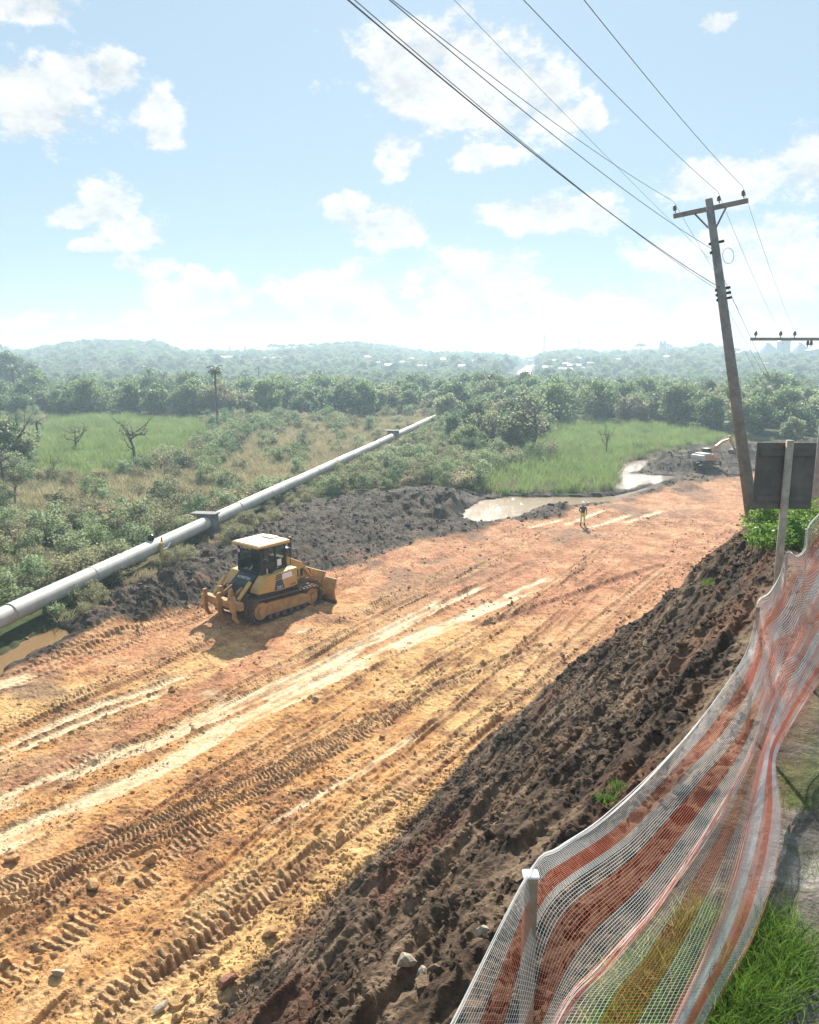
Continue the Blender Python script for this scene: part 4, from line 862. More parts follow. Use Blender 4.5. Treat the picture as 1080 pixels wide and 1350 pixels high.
def dozer_trim():
    e = bpy.data.objects['bulldozer']; H = RUB
    for s_ in (-1, 1):
        MB().tube([(-1.5, s_*.25, 1.5), (-1.9, s_*.30, 1.55), (-2.15, s_*.5, 1.25), (-2.2, s_*.7, 1.12)], .022, 6).build('hose', H, e); MB().tube([(1.55, s_*.42, 1.7), (1.9, s_*.48, 1.5), (2.0, s_*.55, 1.1)], .022, 6).build('hose', H, e)
        MB().box((.62, s_*.72, 1.02), (1.4, s_*1.02, 1.06)).build('step', STEEL, e); MB().tube([(.46, s_*.66, 1.95), (.50, s_*.86, 2.0), (.50, s_*.86, 2.75), (.44, s_*.72, 2.8)], .016, 6).build('grab_rail', DARK, e)
        MB().box((-1.06, s_*.60-.07, 3.0), (-1.0, s_*.60+.07, 3.09)).build('work_lamp', WHITE, e)
    rg = random.Random(5); mud_ = mat('caked_mud', (.25, .125, .07), .95, var=.4, scale=5, bump=.5)
    for k in range(16):
        sd = rg.choice((-1, -1, 1)); o = obj_of('mud_cake', rock_mesh_small(k, mud_), e, (rg.uniform(-1.6, 1.5), sd*rg.uniform(.85, 1.15), rg.choice((1.02, .98, 1.0)))); o.scale = (rg.uniform(.06, .14), rg.uniform(.05, .1), rg.uniform(.02, .05)); o.rotation_euler = (0, 0, rg.uniform(0, 6))
def rock_mesh_small(seed, m):
    bm = bmesh.new(); bmesh.ops.create_icosphere(bm, subdivisions=1, radius=1.0); rg = random.Random(seed)
    for v in bm.verts: v.co *= rg.uniform(.7, 1.2)
    me = bpy.data.meshes.new('mud_cake'); bm.to_mesh(me); bm.free(); me.materials.append(m); return me
dozer_trim()

def excavator():
    p = G(932, 619); yaw = math.radians(28); e = empty('excavator', (p[0], p[1], gz(p[0], p[1], False)-.1), yaw, 'orange and white excavator with raised boom on the far mud', 'excavator', None, .6)
    OR = mat('faded_orange', (.50, .26, .14), .55, var=.2); OW = mat('dusty_white', (.50, .46, .41), .55, var=.12)
    for s in (-1, 1):
        track_chain(stadium(-1.6, .42, .42, 1.6, .42, .42), s*1.1, .6, .22, .06, .04, STEEL, e, 'track'); MB().prism([(-1.6, .2), (-1.7, .55), (1.7, .55), (1.6, .2)], s*1.1-.2, s*1.1+.2).build('track_frame', STEEL, e, bevel=.03)
    MB().box((-1.0, -.8, .45), (1.0, .8, .85)).build('undercarriage', STEEL, e); MB().lathe([(.75, 0), (.75, .3)], (0, 0, .85), 18).build('turntable', DARK, e)
    b = MB().prism([(-2.3, 1.15), (-2.35, 1.9), (-2.0, 2.1), (.3, 2.1), (.3, 1.7), (1.35, 1.6), (1.35, 1.12)], -1.3, 1.3).build('house', OR, e, bevel=.06)
    MB().prism([(-2.72, 1.2), (-2.8, 1.7), (-2.65, 2.12), (-2.0, 2.14), (-2.05, 1.15)], -1.32, 1.32).build('counterweight', OW, e, bevel=.08); MB().box((-1.9, -1.2, 2.1), (-.4, 1.2, 2.38)).build('engine_cover', OW, b, bevel=.06)
    MB().box((-.2, -1.25, 2.1), (.25, -.4, 2.22)).build('walkway', OW, b)
    c = MB().prism([(-.1, 1.2), (-.1, 2.95), (1.1, 2.95), (1.42, 2.2), (1.42, 1.2)], .35, 1.3).build('cab', DARK, e, bevel=.05); MB().box((-.12, .33, 2.95), (1.12, 1.32, 3.03)).build('roof', OW, c, bevel=.02)
    MB().box((0.02, 1.296, 1.95), (1.0, 1.306, 2.85)).build('window', GLASS, c); MB().box((.0, .344, 1.95), (1.0, .354, 2.85)).build('window', GLASS, c)
    MB().prism([(.8, 1.35), (1.2, 1.5), (2.2, 3.1), (3.4, 3.85), (5.4, 4.5), (5.45, 4.72), (3.2, 4.25), (1.8, 3.5), (.7, 1.7)], -.22, .22).build('boom', OR, e, bevel=.03)
    MB().tube([(1.3, .3, 1.3), (2.1, .3, 2.4)], .09, 8).build('boom_cylinder', DARK, e); MB().tube([(2.1, .3, 2.4), (2.6, .3, 3.3)], .05, 8).build('cylinder_rod', CHROME, e); MB().tube([(3.0, 0, 4.35), (4.6, 0, 4.95), (5.1, 0, 5.0)], [.08, .08, .05], 8).build('stick_cylinder', OW, e)
    MB().prism([(4.9, 5.05), (5.3, 5.1), (5.7, 4.4), (6.5, 2.9), (6.3, 2.8), (5.3, 4.2)], -.15, .15).build('stick', OR, e, bevel=.03)
    MB().prism([(6.5, 2.95), (6.2, 2.75), (5.75, 2.5), (5.6, 2.05), (5.9, 1.75), (6.4, 1.85), (6.35, 2.3)], -.55, .55).build('bucket', STEEL, e, bevel=.03)
excavator()

def worker():
    p = G(768, 694); e = empty('person', (p[0], p[1], gz(p[0], p[1], False)-.02), math.radians(190), 'person in hard hat, dark top and yellow trousers standing on the clay', 'person', None, 1.0)
    J = {'pel': (0, 0, .93, .15, .11), 'wai': (0, 0, 1.08, .14, .10), 'che': (0, .01, 1.30, .17, .115), 'nek': (0, 0, 1.47, .055, .055), 'hed': (0, .02, 1.60, .085, .1), 'top': (0, .02, 1.70, .07, .08)}
    for s, n in ((-1, 'r'), (1, 'l')):
        J.update({n+'hip': (s*.09, 0, .88, .095, .1), n+'kne': (s*.13, .03, .48, .062, .066), n+'ank': (s*.14, -.01, .10, .05, .05), n+'toe': (s*.16, .15, .05, .045, .04),
                  n+'sho': (s*.19, 0, 1.41, .06, .06), n+'elb': (s*.27, -.03, 1.14, .047, .047), n+'wri': (s*(.17 if s > 0 else .24), .16 if s > 0 else .06, 1.03 if s > 0 else .93, .034, .034), n+'han': (s*(.12 if s > 0 else .24), .22 if s > 0 else .09, 1.05 if s > 0 else .84, .04, .03)})
    E = [('pel', 'wai'), ('wai', 'che'), ('che', 'nek'), ('nek', 'hed'), ('hed', 'top')]
    for n in 'rl': E += [('pel', n+'hip'), (n+'hip', n+'kne'), (n+'kne', n+'ank'), (n+'ank', n+'toe'), ('che', n+'sho'), (n+'sho', n+'elb'), (n+'elb', n+'wri'), (n+'wri', n+'han')]
    K = list(J); me = bpy.data.meshes.new('body'); me.from_pydata([J[k][:3] for k in K], [(K.index(a), K.index(b)) for a, b in E], []); o = bpy.data.objects.new('body', me); link(o)
    o.modifiers.new('skin', 'SKIN'); o.modifiers.new('sub', 'SUBSURF').levels = 2; o.modifiers['sub'].render_levels = 2
    sv = me.skin_vertices[0].data
    for i, k in enumerate(K): sv[i].radius = J[k][3:]; sv[i].use_root = (k == 'pel')
    dg = bpy.context.evaluated_depsgraph_get(); m2 = bpy.data.meshes.new_from_object(o.evaluated_get(dg)); bpy.data.objects.remove(o)
    ms = [mat('dark_shirt', (.03, .05, .055), .8), mat('hi_vis_trousers', (.52, .60, .10), .7, var=.15), mat('boots', (.025, .02, .018), .7), mat('skin', (.42, .24, .16), .6, var=.08)]
    m2.materials.clear(); [m2.materials.append(m) for m in ms]
    for f in m2.polygons:
        c = f.center; f.use_smooth = True
        f.material_index = 2 if c.z < .26 else 1 if (c.z < 1.0 and abs(c.x) < .22 and not (c.y > .12)) else 3 if c.z > 1.46 or (abs(c.x) > .215 and c.z < .93) or c.y > .2 else 0
    m2.name = 'body'; obj_of('body', m2, e)
    MB().lathe([(.125, 0), (.12, .03), (.105, .09), (.06, .135), (.01, .145)], (0, .02, 1.64), 16).build('hard_hat', mat('white_helmet', (.78, .78, .75), .4, var=.05), e, True)
    MB().box((-.07, .13, 1.62), (.07, .16, 1.645)).build('visor', WHITE, e)
    for z in (.34, .62): 
        for s in (-1, 1): MB().lathe([(.077 if z < .5 else .088, 0), (.077 if z < .5 else .088, .05)], (s*(.13 if z < .5 else .115), .022, z), 12).build('reflective_band', WHITE, e)
worker()

def pipeline():
    PM = mat('weathered_pipe', (.46, .44, .405), .6, var=.25, scale=1.3, col2=(.38, .36, .325), bump=.1); ring = mat('pipe_joint', (.44, .42, .385), .7)
    d = Vector((PD[0], PD[1], 0)); A = Vector((PIPE_A[0], PIPE_A[1], .9)) - d*24; e = empty('pipeline', (A.x, A.y, 0), 0, 'long pale pipe running across the marsh to the distance', 'pipe'); e.rotation_euler = (0, 0, math.atan2(d.y, d.x))
    tot = np.linalg.norm(PIPE_B-PIPE_A)+24; n = int(tot//6); Ls = tot/n
    me = MB().tube([(0, 0, 0), (Ls, 0, 0)], .43, 24, False).mesh('pipe_section', PM, True); m2 = MB().tube([(-.05, 0, 0), (.05, 0, 0)], .443, 24, False).mesh('joint', ring, True); mp = MB().box((-.25, -.4, -1.3), (.25, .4, -.30)).mesh('pier', mat('pier_concrete', (.26, .25, .23), .9), )
    for k in range(n):
        sec = obj_of('pipe_section', me, e, (k*Ls, 0, .92+.02*math.sin(k*1.7))); obj_of('joint', m2, sec, (0, 0, 0))
    CON = mat('dark_concrete', (.20, .195, .185), .85, var=.4, scale=2, bump=.3)
    for px, py, lab, sc in ((279, 706, 'square concrete pier with capping slab gripping the pipe', 1.0), (505, 584, 'far concrete pier on the pipe', 1.15)):
        t = (G(px, py)[:2]-PIPE_A) @ PD; q = PIPE_A + PD*t; g = gz(q[0], q[1], False)-.15; w = empty('pipe_pier', (q[0], q[1], g), math.atan2(d.y, d.x), lab, 'pier', 'piers on the pipe', sc)
        MB().box((-.38, -.62, 0), (.38, .62, 1.55-g*.3)).build('block', CON, w, bevel=.03); MB().box((-.46, -.72, 1.55-g*.3), (.46, 1.05, 1.66-g*.3)).build('capping_slab', CON, w, bevel=.02)
    # yellow stay and black vent where the near length ends
    q = PIPE_A + PD*((G(204, 742)[:2]-PIPE_A) @ PD); nrm = np.array([PD[1], -PD[0]]); b = q + nrm*.55; g = gz(b[0], b[1], False); YP = mat('yellow_post', (.55, .38, .10), .7, var=.3)
    w = empty('pipe_stay', (b[0], b[1], g), math.atan2(d.y, d.x), 'yellow post with strap beside the pipe', 'post')
    MB().box((-.14, -.07, -.2), (.14, .07, 1.15)).build('post', YP, w, bevel=.02); MB().box((.06, .0, .9), (.20, .05, 1.45)).build('strap', YP, w); MB().tube([(.2, -.02, .7), (.5, -.12, .75), (.8, -.16, 1.0)], .035, 6).build('bracket', WHITE, w)
    w = empty('pipe_vent', (q[0]-PD[0]*.1, q[1]-PD[1]*.1, 1.22), 0, 'black vent cap on top of the pipe beside the yellow post', 'vent')
    MB().lathe([(.07, 0), (.07, .16)], (0, 0, 0), 12).build('stub', DARK, w); MB().lathe([(.16, 0), (.19, .06), (.19, .24), (.12, .32), (.02, .34)], (0, 0, .14), 16).build('cap', mat('black_plastic', (.012, .014, .018), .2), w, True)
pipeline()

# ------------------------------------------------------------------ power line
POLEM = mat('weathered_pole', (.29, .28, .265), .85, var=.3, scale=5, bump=.3); WIRE = mat('wire', (.16, .17, .18), .6); PORC = mat('porcelain', (.16, .15, .15), .35)
def insulator(loc, parent, ax=0.0):
    o = MB().lathe([(.02, 0), (.02, .08), (.06, .09), (.085, .13), (.06, .15), (.08, .19), (.055, .215), (.06, .26), (.03, .29)], (0, 0, 0), 12).build('insulator', PORC, parent, True); o.location = loc; return o
PB = G(994, 690, 7.85); base = Vector((PB[0], PB[1], 0)); base.z = gz(base.x, base.y, False)
TOPP = Vector(AT(934.5, 262, PB[1]+.1)); leanv = (TOPP-base); PL = leanv.length
pole = empty('utility_pole', base, 0, 'leaning grey utility pole with crossarm and three insulators', 'pole')
rot = Vector((0, 0, 1)).rotation_difference(leanv.normalized()); pole.rotation_mode = 'QUATERNION'; pole.rotation_quaternion = rot
MB().tube([(0, 0, -.6), (0, 0, PL*.5), (0, 0, PL)], [.165, .122, .086], 14).build('shaft', POLEM, pole, True)
armd = Vector((CU*.94, -SU*.94, 0)); armd = Vector((math.cos(math.radians(33)), -math.sin(math.radians(33)), 0))
Mi = rot.to_matrix().inverted(); la = (Mi @ armd); la = Vector((la.x, la.y, la.z*.35)).normalized(); zt = PL-.22
arm = MB(); M_ = Matrix.Translation((0, 0, zt)) @ la.to_track_quat('X', 'Z').to_matrix().to_4x4(); arm.box((-.83, -.05, -.055), (.83, .05, .055), M_); arm_o = arm.build('crossarm', POLEM, pole, bevel=.01)
ins = []
for q in (-.78, .22, .75): loc = Vector((0, 0, zt)) + la*q + Vector((0, 0, .07)); io_ = insulator(loc, arm_o); io_.scale = (.6,)*3; ins.append(pole.matrix_world)
W_ins = [base + rot @ (Vector((0, 0, zt)) + la*q + Vector((0, 0, .33))) for q in (-.78, .22, .75)]
for q in (-.36, .36): MB().tube([tuple(Vector((0, 0, zt-.03))+la*q), (0, 0, zt-.55)], .022, 6).build('brace', POLEM, arm_o)
for zz, s in ((.30, 1), (.36, -1), (.62, 1), (.655, 1), (.69, 1)):
    MB().box((-.13, -.02, PL*(1-zz*.42)-.03), (.22 if s > 0 else .05, .04, PL*(1-zz*.42)+.03)).build('bracket', DARK, pole)
MB().tube([(.14+.13+.13*math.cos(t), 0, PL*.83+.18*math.sin(t)) for t in np.linspace(0, 6.2, 16)], .006, 5).build('cable_loop', WIRE, pole)
# second pole: only its crossarm and shaft top rise at the right edge
A2 = AT(1096, 447, 38.0); g2 = gz(A2[0], A2[1], False); p2 = empty('utility_pole', (A2[0], A2[1], g2), 0, 'far utility pole with long level crossarm cut by the right edge', 'pole')
MB().tube([(0, 0, -.4), (0, 0, A2[2]-g2+.25)], [.2, .13], 12).build('shaft', POLEM, p2, True); a2 = MB().box((-3.72, -.07, A2[2]-g2-.07), (1.6, .07, A2[2]-g2+.07)).build('crossarm', POLEM, p2, bevel=.01)
for q in (-.9, -1.06): insulator((q, .0, A2[2]-g2-.36), a2)
for q in (-3.5, -2.35, -1.7): insulator((q, 0, A2[2]-g2+.07), a2)
def wire(name, pts, label, r=.013, cat='wire', sag=.0, seg=24):
    a, b = Vector(pts[0]), Vector(pts[1]); P = [tuple(a.lerp(b, k/seg) - Vector((0, 0, sag*4*(k/seg)*(1-k/seg)))) for k in range(seg+1)]
    o = MB().tube(P, r*.35, 5).build(name, WIRE, None, True); return tag(o, label, cat, 'overhead wires')
def back_end(A, xt, E, sag):
    """height of the far end behind the camera so that the wire leaves the top of the picture at column xt"""
    lo, hi = 8.0, 40.0
    def cross(z):
        for k in range(1, 400):
            t = k/400*.8; p = Vector(A).lerp(Vector((E[0], E[1], z)), t) - Vector((0, 0, sag*4*t*(1-t))); px, py, dep = proj(p.x, p.y, p.z)
            if dep > .1 and py < 0: return float(px)
        return -1e4 if z < 14 else 1e4
    best = None
    for z in np.linspace(lo, hi, 90):
        c = abs(cross(z)-xt); best = min(best or (1e9, 0), (c, z))
    return best[1]
def shaft_at(row):
    t = (row-690)/(262-690.0); return base + leanv*t
specs = [(W_ins[2], 775, (-9.5, -12), .5, 'wire from the right insulator up to the top edge', .013), (W_ins[1], 683, (-10.3, -12), .5, 'wire from the middle insulator up to the top edge', .013), (W_ins[0], 512, (-12, -12), .8, 'wire from the left end of the crossarm up to the top edge', .013),
         (shaft_at(326), 506, (-13, -12), 1.0, 'wire meeting the pole just under the crossarm', .015), (shaft_at(345), 606, (-12, -12), .3, 'thin straight wire crossing the others to the pole', .007), (shaft_at(372), 447, (-14, -12), 1.1, 'thick lowest cable running to the pole', .022), (shaft_at(377), 452, (-14, -12), 1.0, 'cable just beside the thick lowest cable', .013)]
for A, xt, E, sg, lab, r in specs: wire('overhead_wire', (A, (E[0], E[1], back_end(A, xt, E, sg))), lab, r, sag=sg, seg=40)
b0 = Vector((A2[0], A2[1], A2[2]+.3))
for A, q, lab in ((W_ins[0], -3.5, 'wire from the left insulator down to the far crossarm'), (W_ins[1], -2.35, 'wire from the middle insulator down to the far crossarm'), (W_ins[2], -1.7, 'wire from the right insulator down to the far crossarm')):
    wire('overhead_wire', (A, b0 + Vector((q, 0, 0))), lab, .012, sag=.15)
wire('overhead_wire', (shaft_at(342), Vector((A2[0]-.17, A2[1], AT(1096, 600, 38)[2]))), 'thick cable falling from the pole to the lower right', .018, sag=.35)
wire('overhead_wire', (shaft_at(384), Vector((A2[0]-.17, A2[1], AT(1096, 575, 38)[2]))), 'cable falling from the pole brackets to the right', .012, sag=.5)
wire('overhead_wire', (shaft_at(400), Vector((A2[0]-.17, A2[1], AT(1096, 590, 38)[2]))), 'lowest thin cable falling from the pole to the right', .009, sag=.5)

# ------------------------------------------------------------------ sign and net fence on the bank
def sign():
    WOOD = mat('grey_timber', (.46, .39, .31), .85, var=.3, scale=9, bump=.2); PLY = mat('sign_board_back', (.17, .155, .14), .85, var=.3, scale=4)
    p = G(1034, 668, 10.35); x, y = p[0], 9.0; k = 9.0/p[1]; x *= k; g = gz(x, y, False); e = empty('sign', (x, y, g), math.radians(-3), 'dark board on a timber post seen from behind', 'sign')
    zt, zb = AT(1034, 584, 9.0)[2]-g, AT(1034, 672, 9.0)[2]-g; w = 77/FPX*9.05
    MB().box((-w*.5-.01, .045, zb), (w*.5-.01, .065, zt)).build('board', PLY, e, bevel=.004)
    for z in (zb+.12, zt-.12): MB().box((-w*.46, .028, z-.03), (w*.44, .045, z+.03)).build('batten', PLY, e)
    MB().tube([(.03, 0, -.3), (.0, 0, zt*.5), (0, .0, zt+.03)], [.043, .043, .042], 10).build('post', WOOD, e, True)
sign()
FENCE_U = np.array([SU, CU]); ZT = 9.9
tops = [Vector(G(*q, ZT)) for q in ((700, 1149), (1000, 797), (1038, 729), (1067, 693))]
WOODS = mat('stake_wood', (.34, .26, .185), .8, var=.3, scale=12, bump=.2)
for i, t in enumerate(tops):
    hw = .028 if i == 0 else .014
    g = gz(t.x, t.y, False); lab = ['wooden stake with white capped top at the front of the net', 'second stake holding the corner of the net', 'third stake behind the net fold', 'farthest visible stake at the right edge'][i]
    e = empty('fence_stake', (t.x, t.y, g), .4*i, lab, 'stake', 'stakes of the net fence'); h = t.z-g-.02
    MB().box((-hw, -hw*.8, -.3), (hw, hw*.8, h)).build('stake', WOODS, e, bevel=.004)
    if i == 0: MB().box((-.034, -.028, h), (.034, .028, h+.012)).build('cap', WHITE, e, bevel=.008)
def net():
    def pl(name, c, t):
        m = bpy.data.materials.new(name); m.use_nodes = True; nt = m.node_tree; b = nt.nodes['Principled BSDF']; b.inputs['Base Color'].default_value = c+(1,); b.inputs['Roughness'].default_value = .45
        tr = nt.nodes.new('ShaderNodeBsdfTranslucent'); tr.inputs[0].default_value = c+(1,); mx = nt.nodes.new('ShaderNodeMixShader'); mx.inputs[0].default_value = t
        nt.links.new(b.outputs[0], mx.inputs[1]); nt.links.new(tr.outputs[0], mx.inputs[2]); nt.links.new(mx.outputs[0], nt.nodes['Material Output'].inputs[0]); return m
    Wm = pl('white_mesh', (.86, .86, .85), .5); Rm = pl('red_mesh', (.83, .25, .15), .5)
    g0k = [(0,420,1700,9.9),(1,597,1350,9.88),(2,700,1147,9.905),(2.4,738,1118,9.80),(3,795,1080,9.70),(4,868,1012,9.60),(4.7,935,935,9.52),(5.4,982,866,9.56),(5.75,995,825,9.72),(6,1000,793,9.905),(6.4,1015,781,9.78),(6.75,1029,757,9.78),(7,1038,728,9.905),(7.4,1052,733,9.76),(7.75,1063,720,9.78),(8,1067,692,9.905),(9,1100,660,9.8),(10,1125,640,9.9)]
    g0 = [q[1:] for q in g0k]
    ga = [(560,1700,9.6),(680,1350,9.55),(722,1195,9.62),(830,1110,9.52),(905,1030,9.45),(978,945,9.45),(1016,850,9.58),(1036,800,9.62),(1055,760,9.65),(1085,715,9.68),(1140,660,9.7)]
    g2 = [(600,1700,9.25),(735,1350,9.2),(800,1272,9.15),(870,1190,9.12),(935,1095,9.15),(985,1005,9.2),(1017,915,9.3),(1046,860,9.35),(1072,800,9.38),(1105,740,9.4),(1160,680,9.4)]
    g3 = [(720,1700,9.0),(889,1350,8.98),(940,1240,8.98),(972,1150,9.02),(990,1075,9.05),(1012,985,9.12),(1030,945,9.2),(1058,890,9.22),(1092,830,9.22),(1130,770,9.2),(1180,700,9.2)]
    g4 = [(760,1700,8.9),(928,1350,8.88),(992,1232,8.88),(1020,1150,8.92),(1031,1075,8.97),(1024,1000,9.04),(1050,945,9.06),(1082,895,9.05),(1130,830,9.05),(1170,770,9.05),(1220,700,9.05)]
    guides = [np.array([G(*q) for q in g]) for g in (g0, ga, g2, g3, g4)]; KEYS = np.array([q[0] for q in g0k])
    def cr(P, t):
        n = len(P); t = np.interp(t, KEYS, np.arange(n)) if n == len(KEYS) else t
        i = np.clip(np.floor(t).astype(int), 0, n-2); f = (t-i)[:, None]; p0, p1, p2_, p3_ = P[np.clip(i-1, 0, n-1)], P[i], P[i+1], P[np.clip(i+2, 0, n-1)]
        return .5*((2*p1) + (-p0+p2_)*f + (2*p0-5*p1+4*p2_-p3_)*f*f + (-p0+3*p1-3*p2_+p3_)*f**3)
    tt = np.linspace(0, len(ga)-1, 4000); top = cr(guides[1], tt); cum = np.concatenate([[0], np.cumsum(np.linalg.norm(np.diff(top, axis=0), axis=1))]); LEN = cum[-1]
    def rows(ns):
        s = np.linspace(0, LEN, ns); t = np.interp(s, cum, tt); return s, t, [cr(g, t) for g in guides]
    right = np.array([CU, -SU, 0.0])
    e = empty('barrier_net', (float(tops[0].x), float(tops[0].y), gz(tops[0].x, tops[0].y, False)), 0, 'red and white striped plastic barrier net draped along the bank edge', 'net')
    off = np.array(e.location)
    def surf(a, b, fr, s, gr, wav, seed, push=0.0):
        """a point row: fraction fr between guide a and b, with ripples"""
        if a == 0 and b == 2:     # the main sheet bows through the middle guide
            A, B, C = gr[0], gr[1], gr[2]; P = A*(1-fr)*(1-2*fr)*1 + B*4*fr*(1-fr)*1 + C*fr*(2*fr-1) if False else (A*(1-2*fr)+B*2*fr if fr < .5 else B*(2-2*fr)+C*(2*fr-1))
        else: P = gr[a]*(1-fr) + gr[b]*fr
        w = (fbm(s/.55 + seed, np.full_like(s, fr*3.1+seed), 61, 3)-.5)*2*wav*math.sin(math.pi*min(1, fr*1.0+.08))
        return P + right*(w+push)[:, None] + np.array([0, 0, 1.0])*(.5*w)[:, None] if True else P
    def band(nm, m, a, b, f0, f1, nth, wav, seed, push=0.0, wl=.0032, wc=.0013, cross=.022, closed=False):
        V = []; F = []; base_ = 0
        ns = int(LEN/.05); s, t, gr = rows(ns); pu = np.full(ns, push)
        for k in range(nth):
            fr = f0 + (f1-f0)*(k+.5)/nth; P = surf(a, b, fr, s, gr, wav, seed, pu); Q = surf(a, b, min(1, fr+.02), s, gr, wav, seed, pu); R_ = surf(a, b, max(0, fr-.02), s, gr, wav, seed, pu)
            d = Q-R_; d /= np.maximum(np.linalg.norm(d, axis=1), 1e-6)[:, None]; V.append(np.stack([P-d*wl*.5, P+d*wl*.5], 1).reshape(-1, 3))
            i = np.arange(ns-1)*2 + base_; F.append(np.column_stack([i, i+1, i+3, i+2])); base_ += 2*ns
        nc = int(LEN/cross); s, t, gr = rows(nc); pu = np.full(nc, push); m_ = max(3, nth//2); prev = None
        tan = np.gradient(gr[1], axis=0); tan /= np.linalg.norm(tan, axis=1)[:, None]
        for k in range(m_+1):
            fr = f0 + (f1-f0)*k/m_; P = surf(a, b, fr, s, gr, wav, seed, pu); cur = np.stack([P-tan*wc*.5, P+tan*wc*.5], 1).reshape(-1, 3); V.append(cur)
            i = np.arange(nc)*2 + base_
            if prev is not None: F.append(np.column_stack([prev, prev+1, i+1, i]))
            prev = i; base_ += 2*nc
        me = np_mesh(nm, np.vstack(V)-off, np.vstack(F), True, [m]); o = obj_of(nm, me, e); return o
    seq = 'WRWRW'
    for k, ch in enumerate(seq): band('white_band' if ch == 'W' else 'red_band', Wm if ch == 'W' else Rm, 0, 2, k/5, (k+1)/5, 10 if ch == 'W' else 9, .010, 1.3, cross=.022 if ch == 'W' else .028)
    for k, ch in enumerate('WRW'): band('white_band' if ch == 'W' else 'red_band', Wm if ch == 'W' else Rm, 2, 3, k/3, (k+1)/3, 8, .014, 4.1)
    for k, ch in enumerate('WRW'): band('white_band' if ch == 'W' else 'red_band', Wm if ch == 'W' else Rm, 3, 4, k/3, (k+1)/3, 13, .006, 7.7)
    for k, ch in enumerate('RWR'): band('red_band' if ch == 'R' else 'white_band', Wm if ch == 'W' else Rm, 3, 4, k/3, (k+1)/3, 12, .008, 9.2, push=-.03)
    # gathered fold and hems: packed strands
    def rope(nm, gi, n, rad, m1, m2, seed, push=0.0):
        ns = int(LEN/.06); s, t, gr = rows(ns); rg = np.random.RandomState(seed)
        for mm, part in ((m1, 0), (m2, 1)):
            V = []; F = []; b_ = 0
            for k in range(n):
                a1 = rg.rand()*6.28; ph = rg.rand()*6.28; r1 = rad*math.sqrt(rg.rand())
                P = gr[gi] + right*(r1*np.cos(a1+s*1.3+ph*.2)+push)[:, None] + np.array([0, 0, 1.0])*(r1*np.sin(a1+s*1.3))[:, None]
                V.append(np.stack([P-[0, 0, .002], P+[0, 0, .002]], 1).reshape(-1, 3)); i = np.arange(ns-1)*2+b_; F.append(np.column_stack([i, i+1, i+3, i+2])); b_ += 2*ns
            obj_of(nm, np_mesh(nm, np.vstack(V)-off, np.vstack(F), True, [mm]), e)
    rope('gathered_fold', 2, 9, .022, Wm, Rm, 1); rope('top_hem', 0, 4, .010, Wm, Wm, 2); rope('bottom_hem', 4, 4, .010, Wm, Rm, 3); rope('inner_hem', 3, 3, .008, Wm, Rm, 4)
    # crumpled slack of the net between the farther stakes
    i0 = np.searchsorted(tt, 5.2); s_lo = cum[i0]
    V = {}; 
    for lay in range(2):
        for k, ch in enumerate('WRWRW'):
            nt_ = 9; ns = 150; s = np.linspace(s_lo, LEN, ns); t = np.interp(s, cum, tt); gr = [cr(g, t) for g in guides]; VV = []; FF = []; b_ = 0; amp = .07*ss(s, s_lo, s_lo+1.0)
            def pt(fr, s, gr, amp):
                A = gr[0] + (gr[4]-gr[0])*(fr*.9+.05*lay); w1 = (fbm(s/.8+lay*9, fr*2.2+lay+0*s, 71+lay, 2)-.5)*2; w2 = (fbm(s/.7+lay*5+30, fr*2.2+7+0*s, 75+lay, 2)-.5)*2
                return A + right*(w1*amp+.03*lay)[:, None] + np.array([0, 0, 1.0])*(w2*amp*.8)[:, None]
            for q in range(nt_):
                fr = (k+(q+.5)/nt_)/5; P = pt(fr, s, gr, amp); D = pt(fr+.02, s, gr, amp)-P; D /= np.maximum(np.linalg.norm(D, axis=1), 1e-6)[:, None]
                VV.append(np.stack([P-D*.0022, P+D*.0022], 1).reshape(-1, 3)); i = np.arange(ns-1)*2+b_; FF.append(np.column_stack([i, i+1, i+3, i+2])); b_ += 2*ns
            prev = None; nc = 330; s = np.linspace(s_lo, LEN, nc); t = np.interp(s, cum, tt); gr = [cr(g, t) for g in guides]; amp = .07*ss(s, s_lo, s_lo+1.0); tan = np.gradient(gr[1], axis=0); tan /= np.linalg.norm(tan, axis=1)[:, None]
            for q in range(6):
                P = pt((k+q/5)/5, s, gr, amp); VV.append(np.stack([P-tan*.0011, P+tan*.0011], 1).reshape(-1, 3)); i = np.arange(nc)*2+b_
                if prev is not None: FF.append(np.column_stack([prev, prev+1, i+1, i]))
                prev = i; b_ += 2*nc
            obj_of('crumpled_band', np_mesh('crumpled_band', np.vstack(VV)-off, np.vstack(FF), True, [Wm if (ch == 'W') != (lay == 1) else Rm]), e)
net()

# ------------------------------------------------------------------ stones, clods, verge plants
def hit(px, py, fine=False):
    d = ray(px, py); t = np.concatenate([np.linspace(1.5, 30, 1500), np.linspace(30, 1200, 4000)]); P = d[None]*t[:, None]; z = land(P[:, 0], P[:, 1])[0] if fine else land(P[:, 0], P[:, 1], False, True); k = np.nonzero(CAMZ+P[:, 2] < z)[0]
    k = k[0] if len(k) else len(t)-1; return P[k, 0], P[k, 1], float(z[k])
_ico = bmesh.new(); bmesh.ops.create_icosphere(_ico, subdivisions=1, radius=1.0); ICO_V = np.array([v.co[:] for v in _ico.verts]); ICO_F = np.array([[v.index for v in f.verts] for f in _ico.faces])
_ic2 = bmesh.new(); bmesh.ops.create_icosphere(_ic2, subdivisions=2, radius=1.0); IC2_V = np.array([v.co[:] for v in _ic2.verts]); IC2_F = np.array([[v.index for v in f.verts] for f in _ic2.faces])
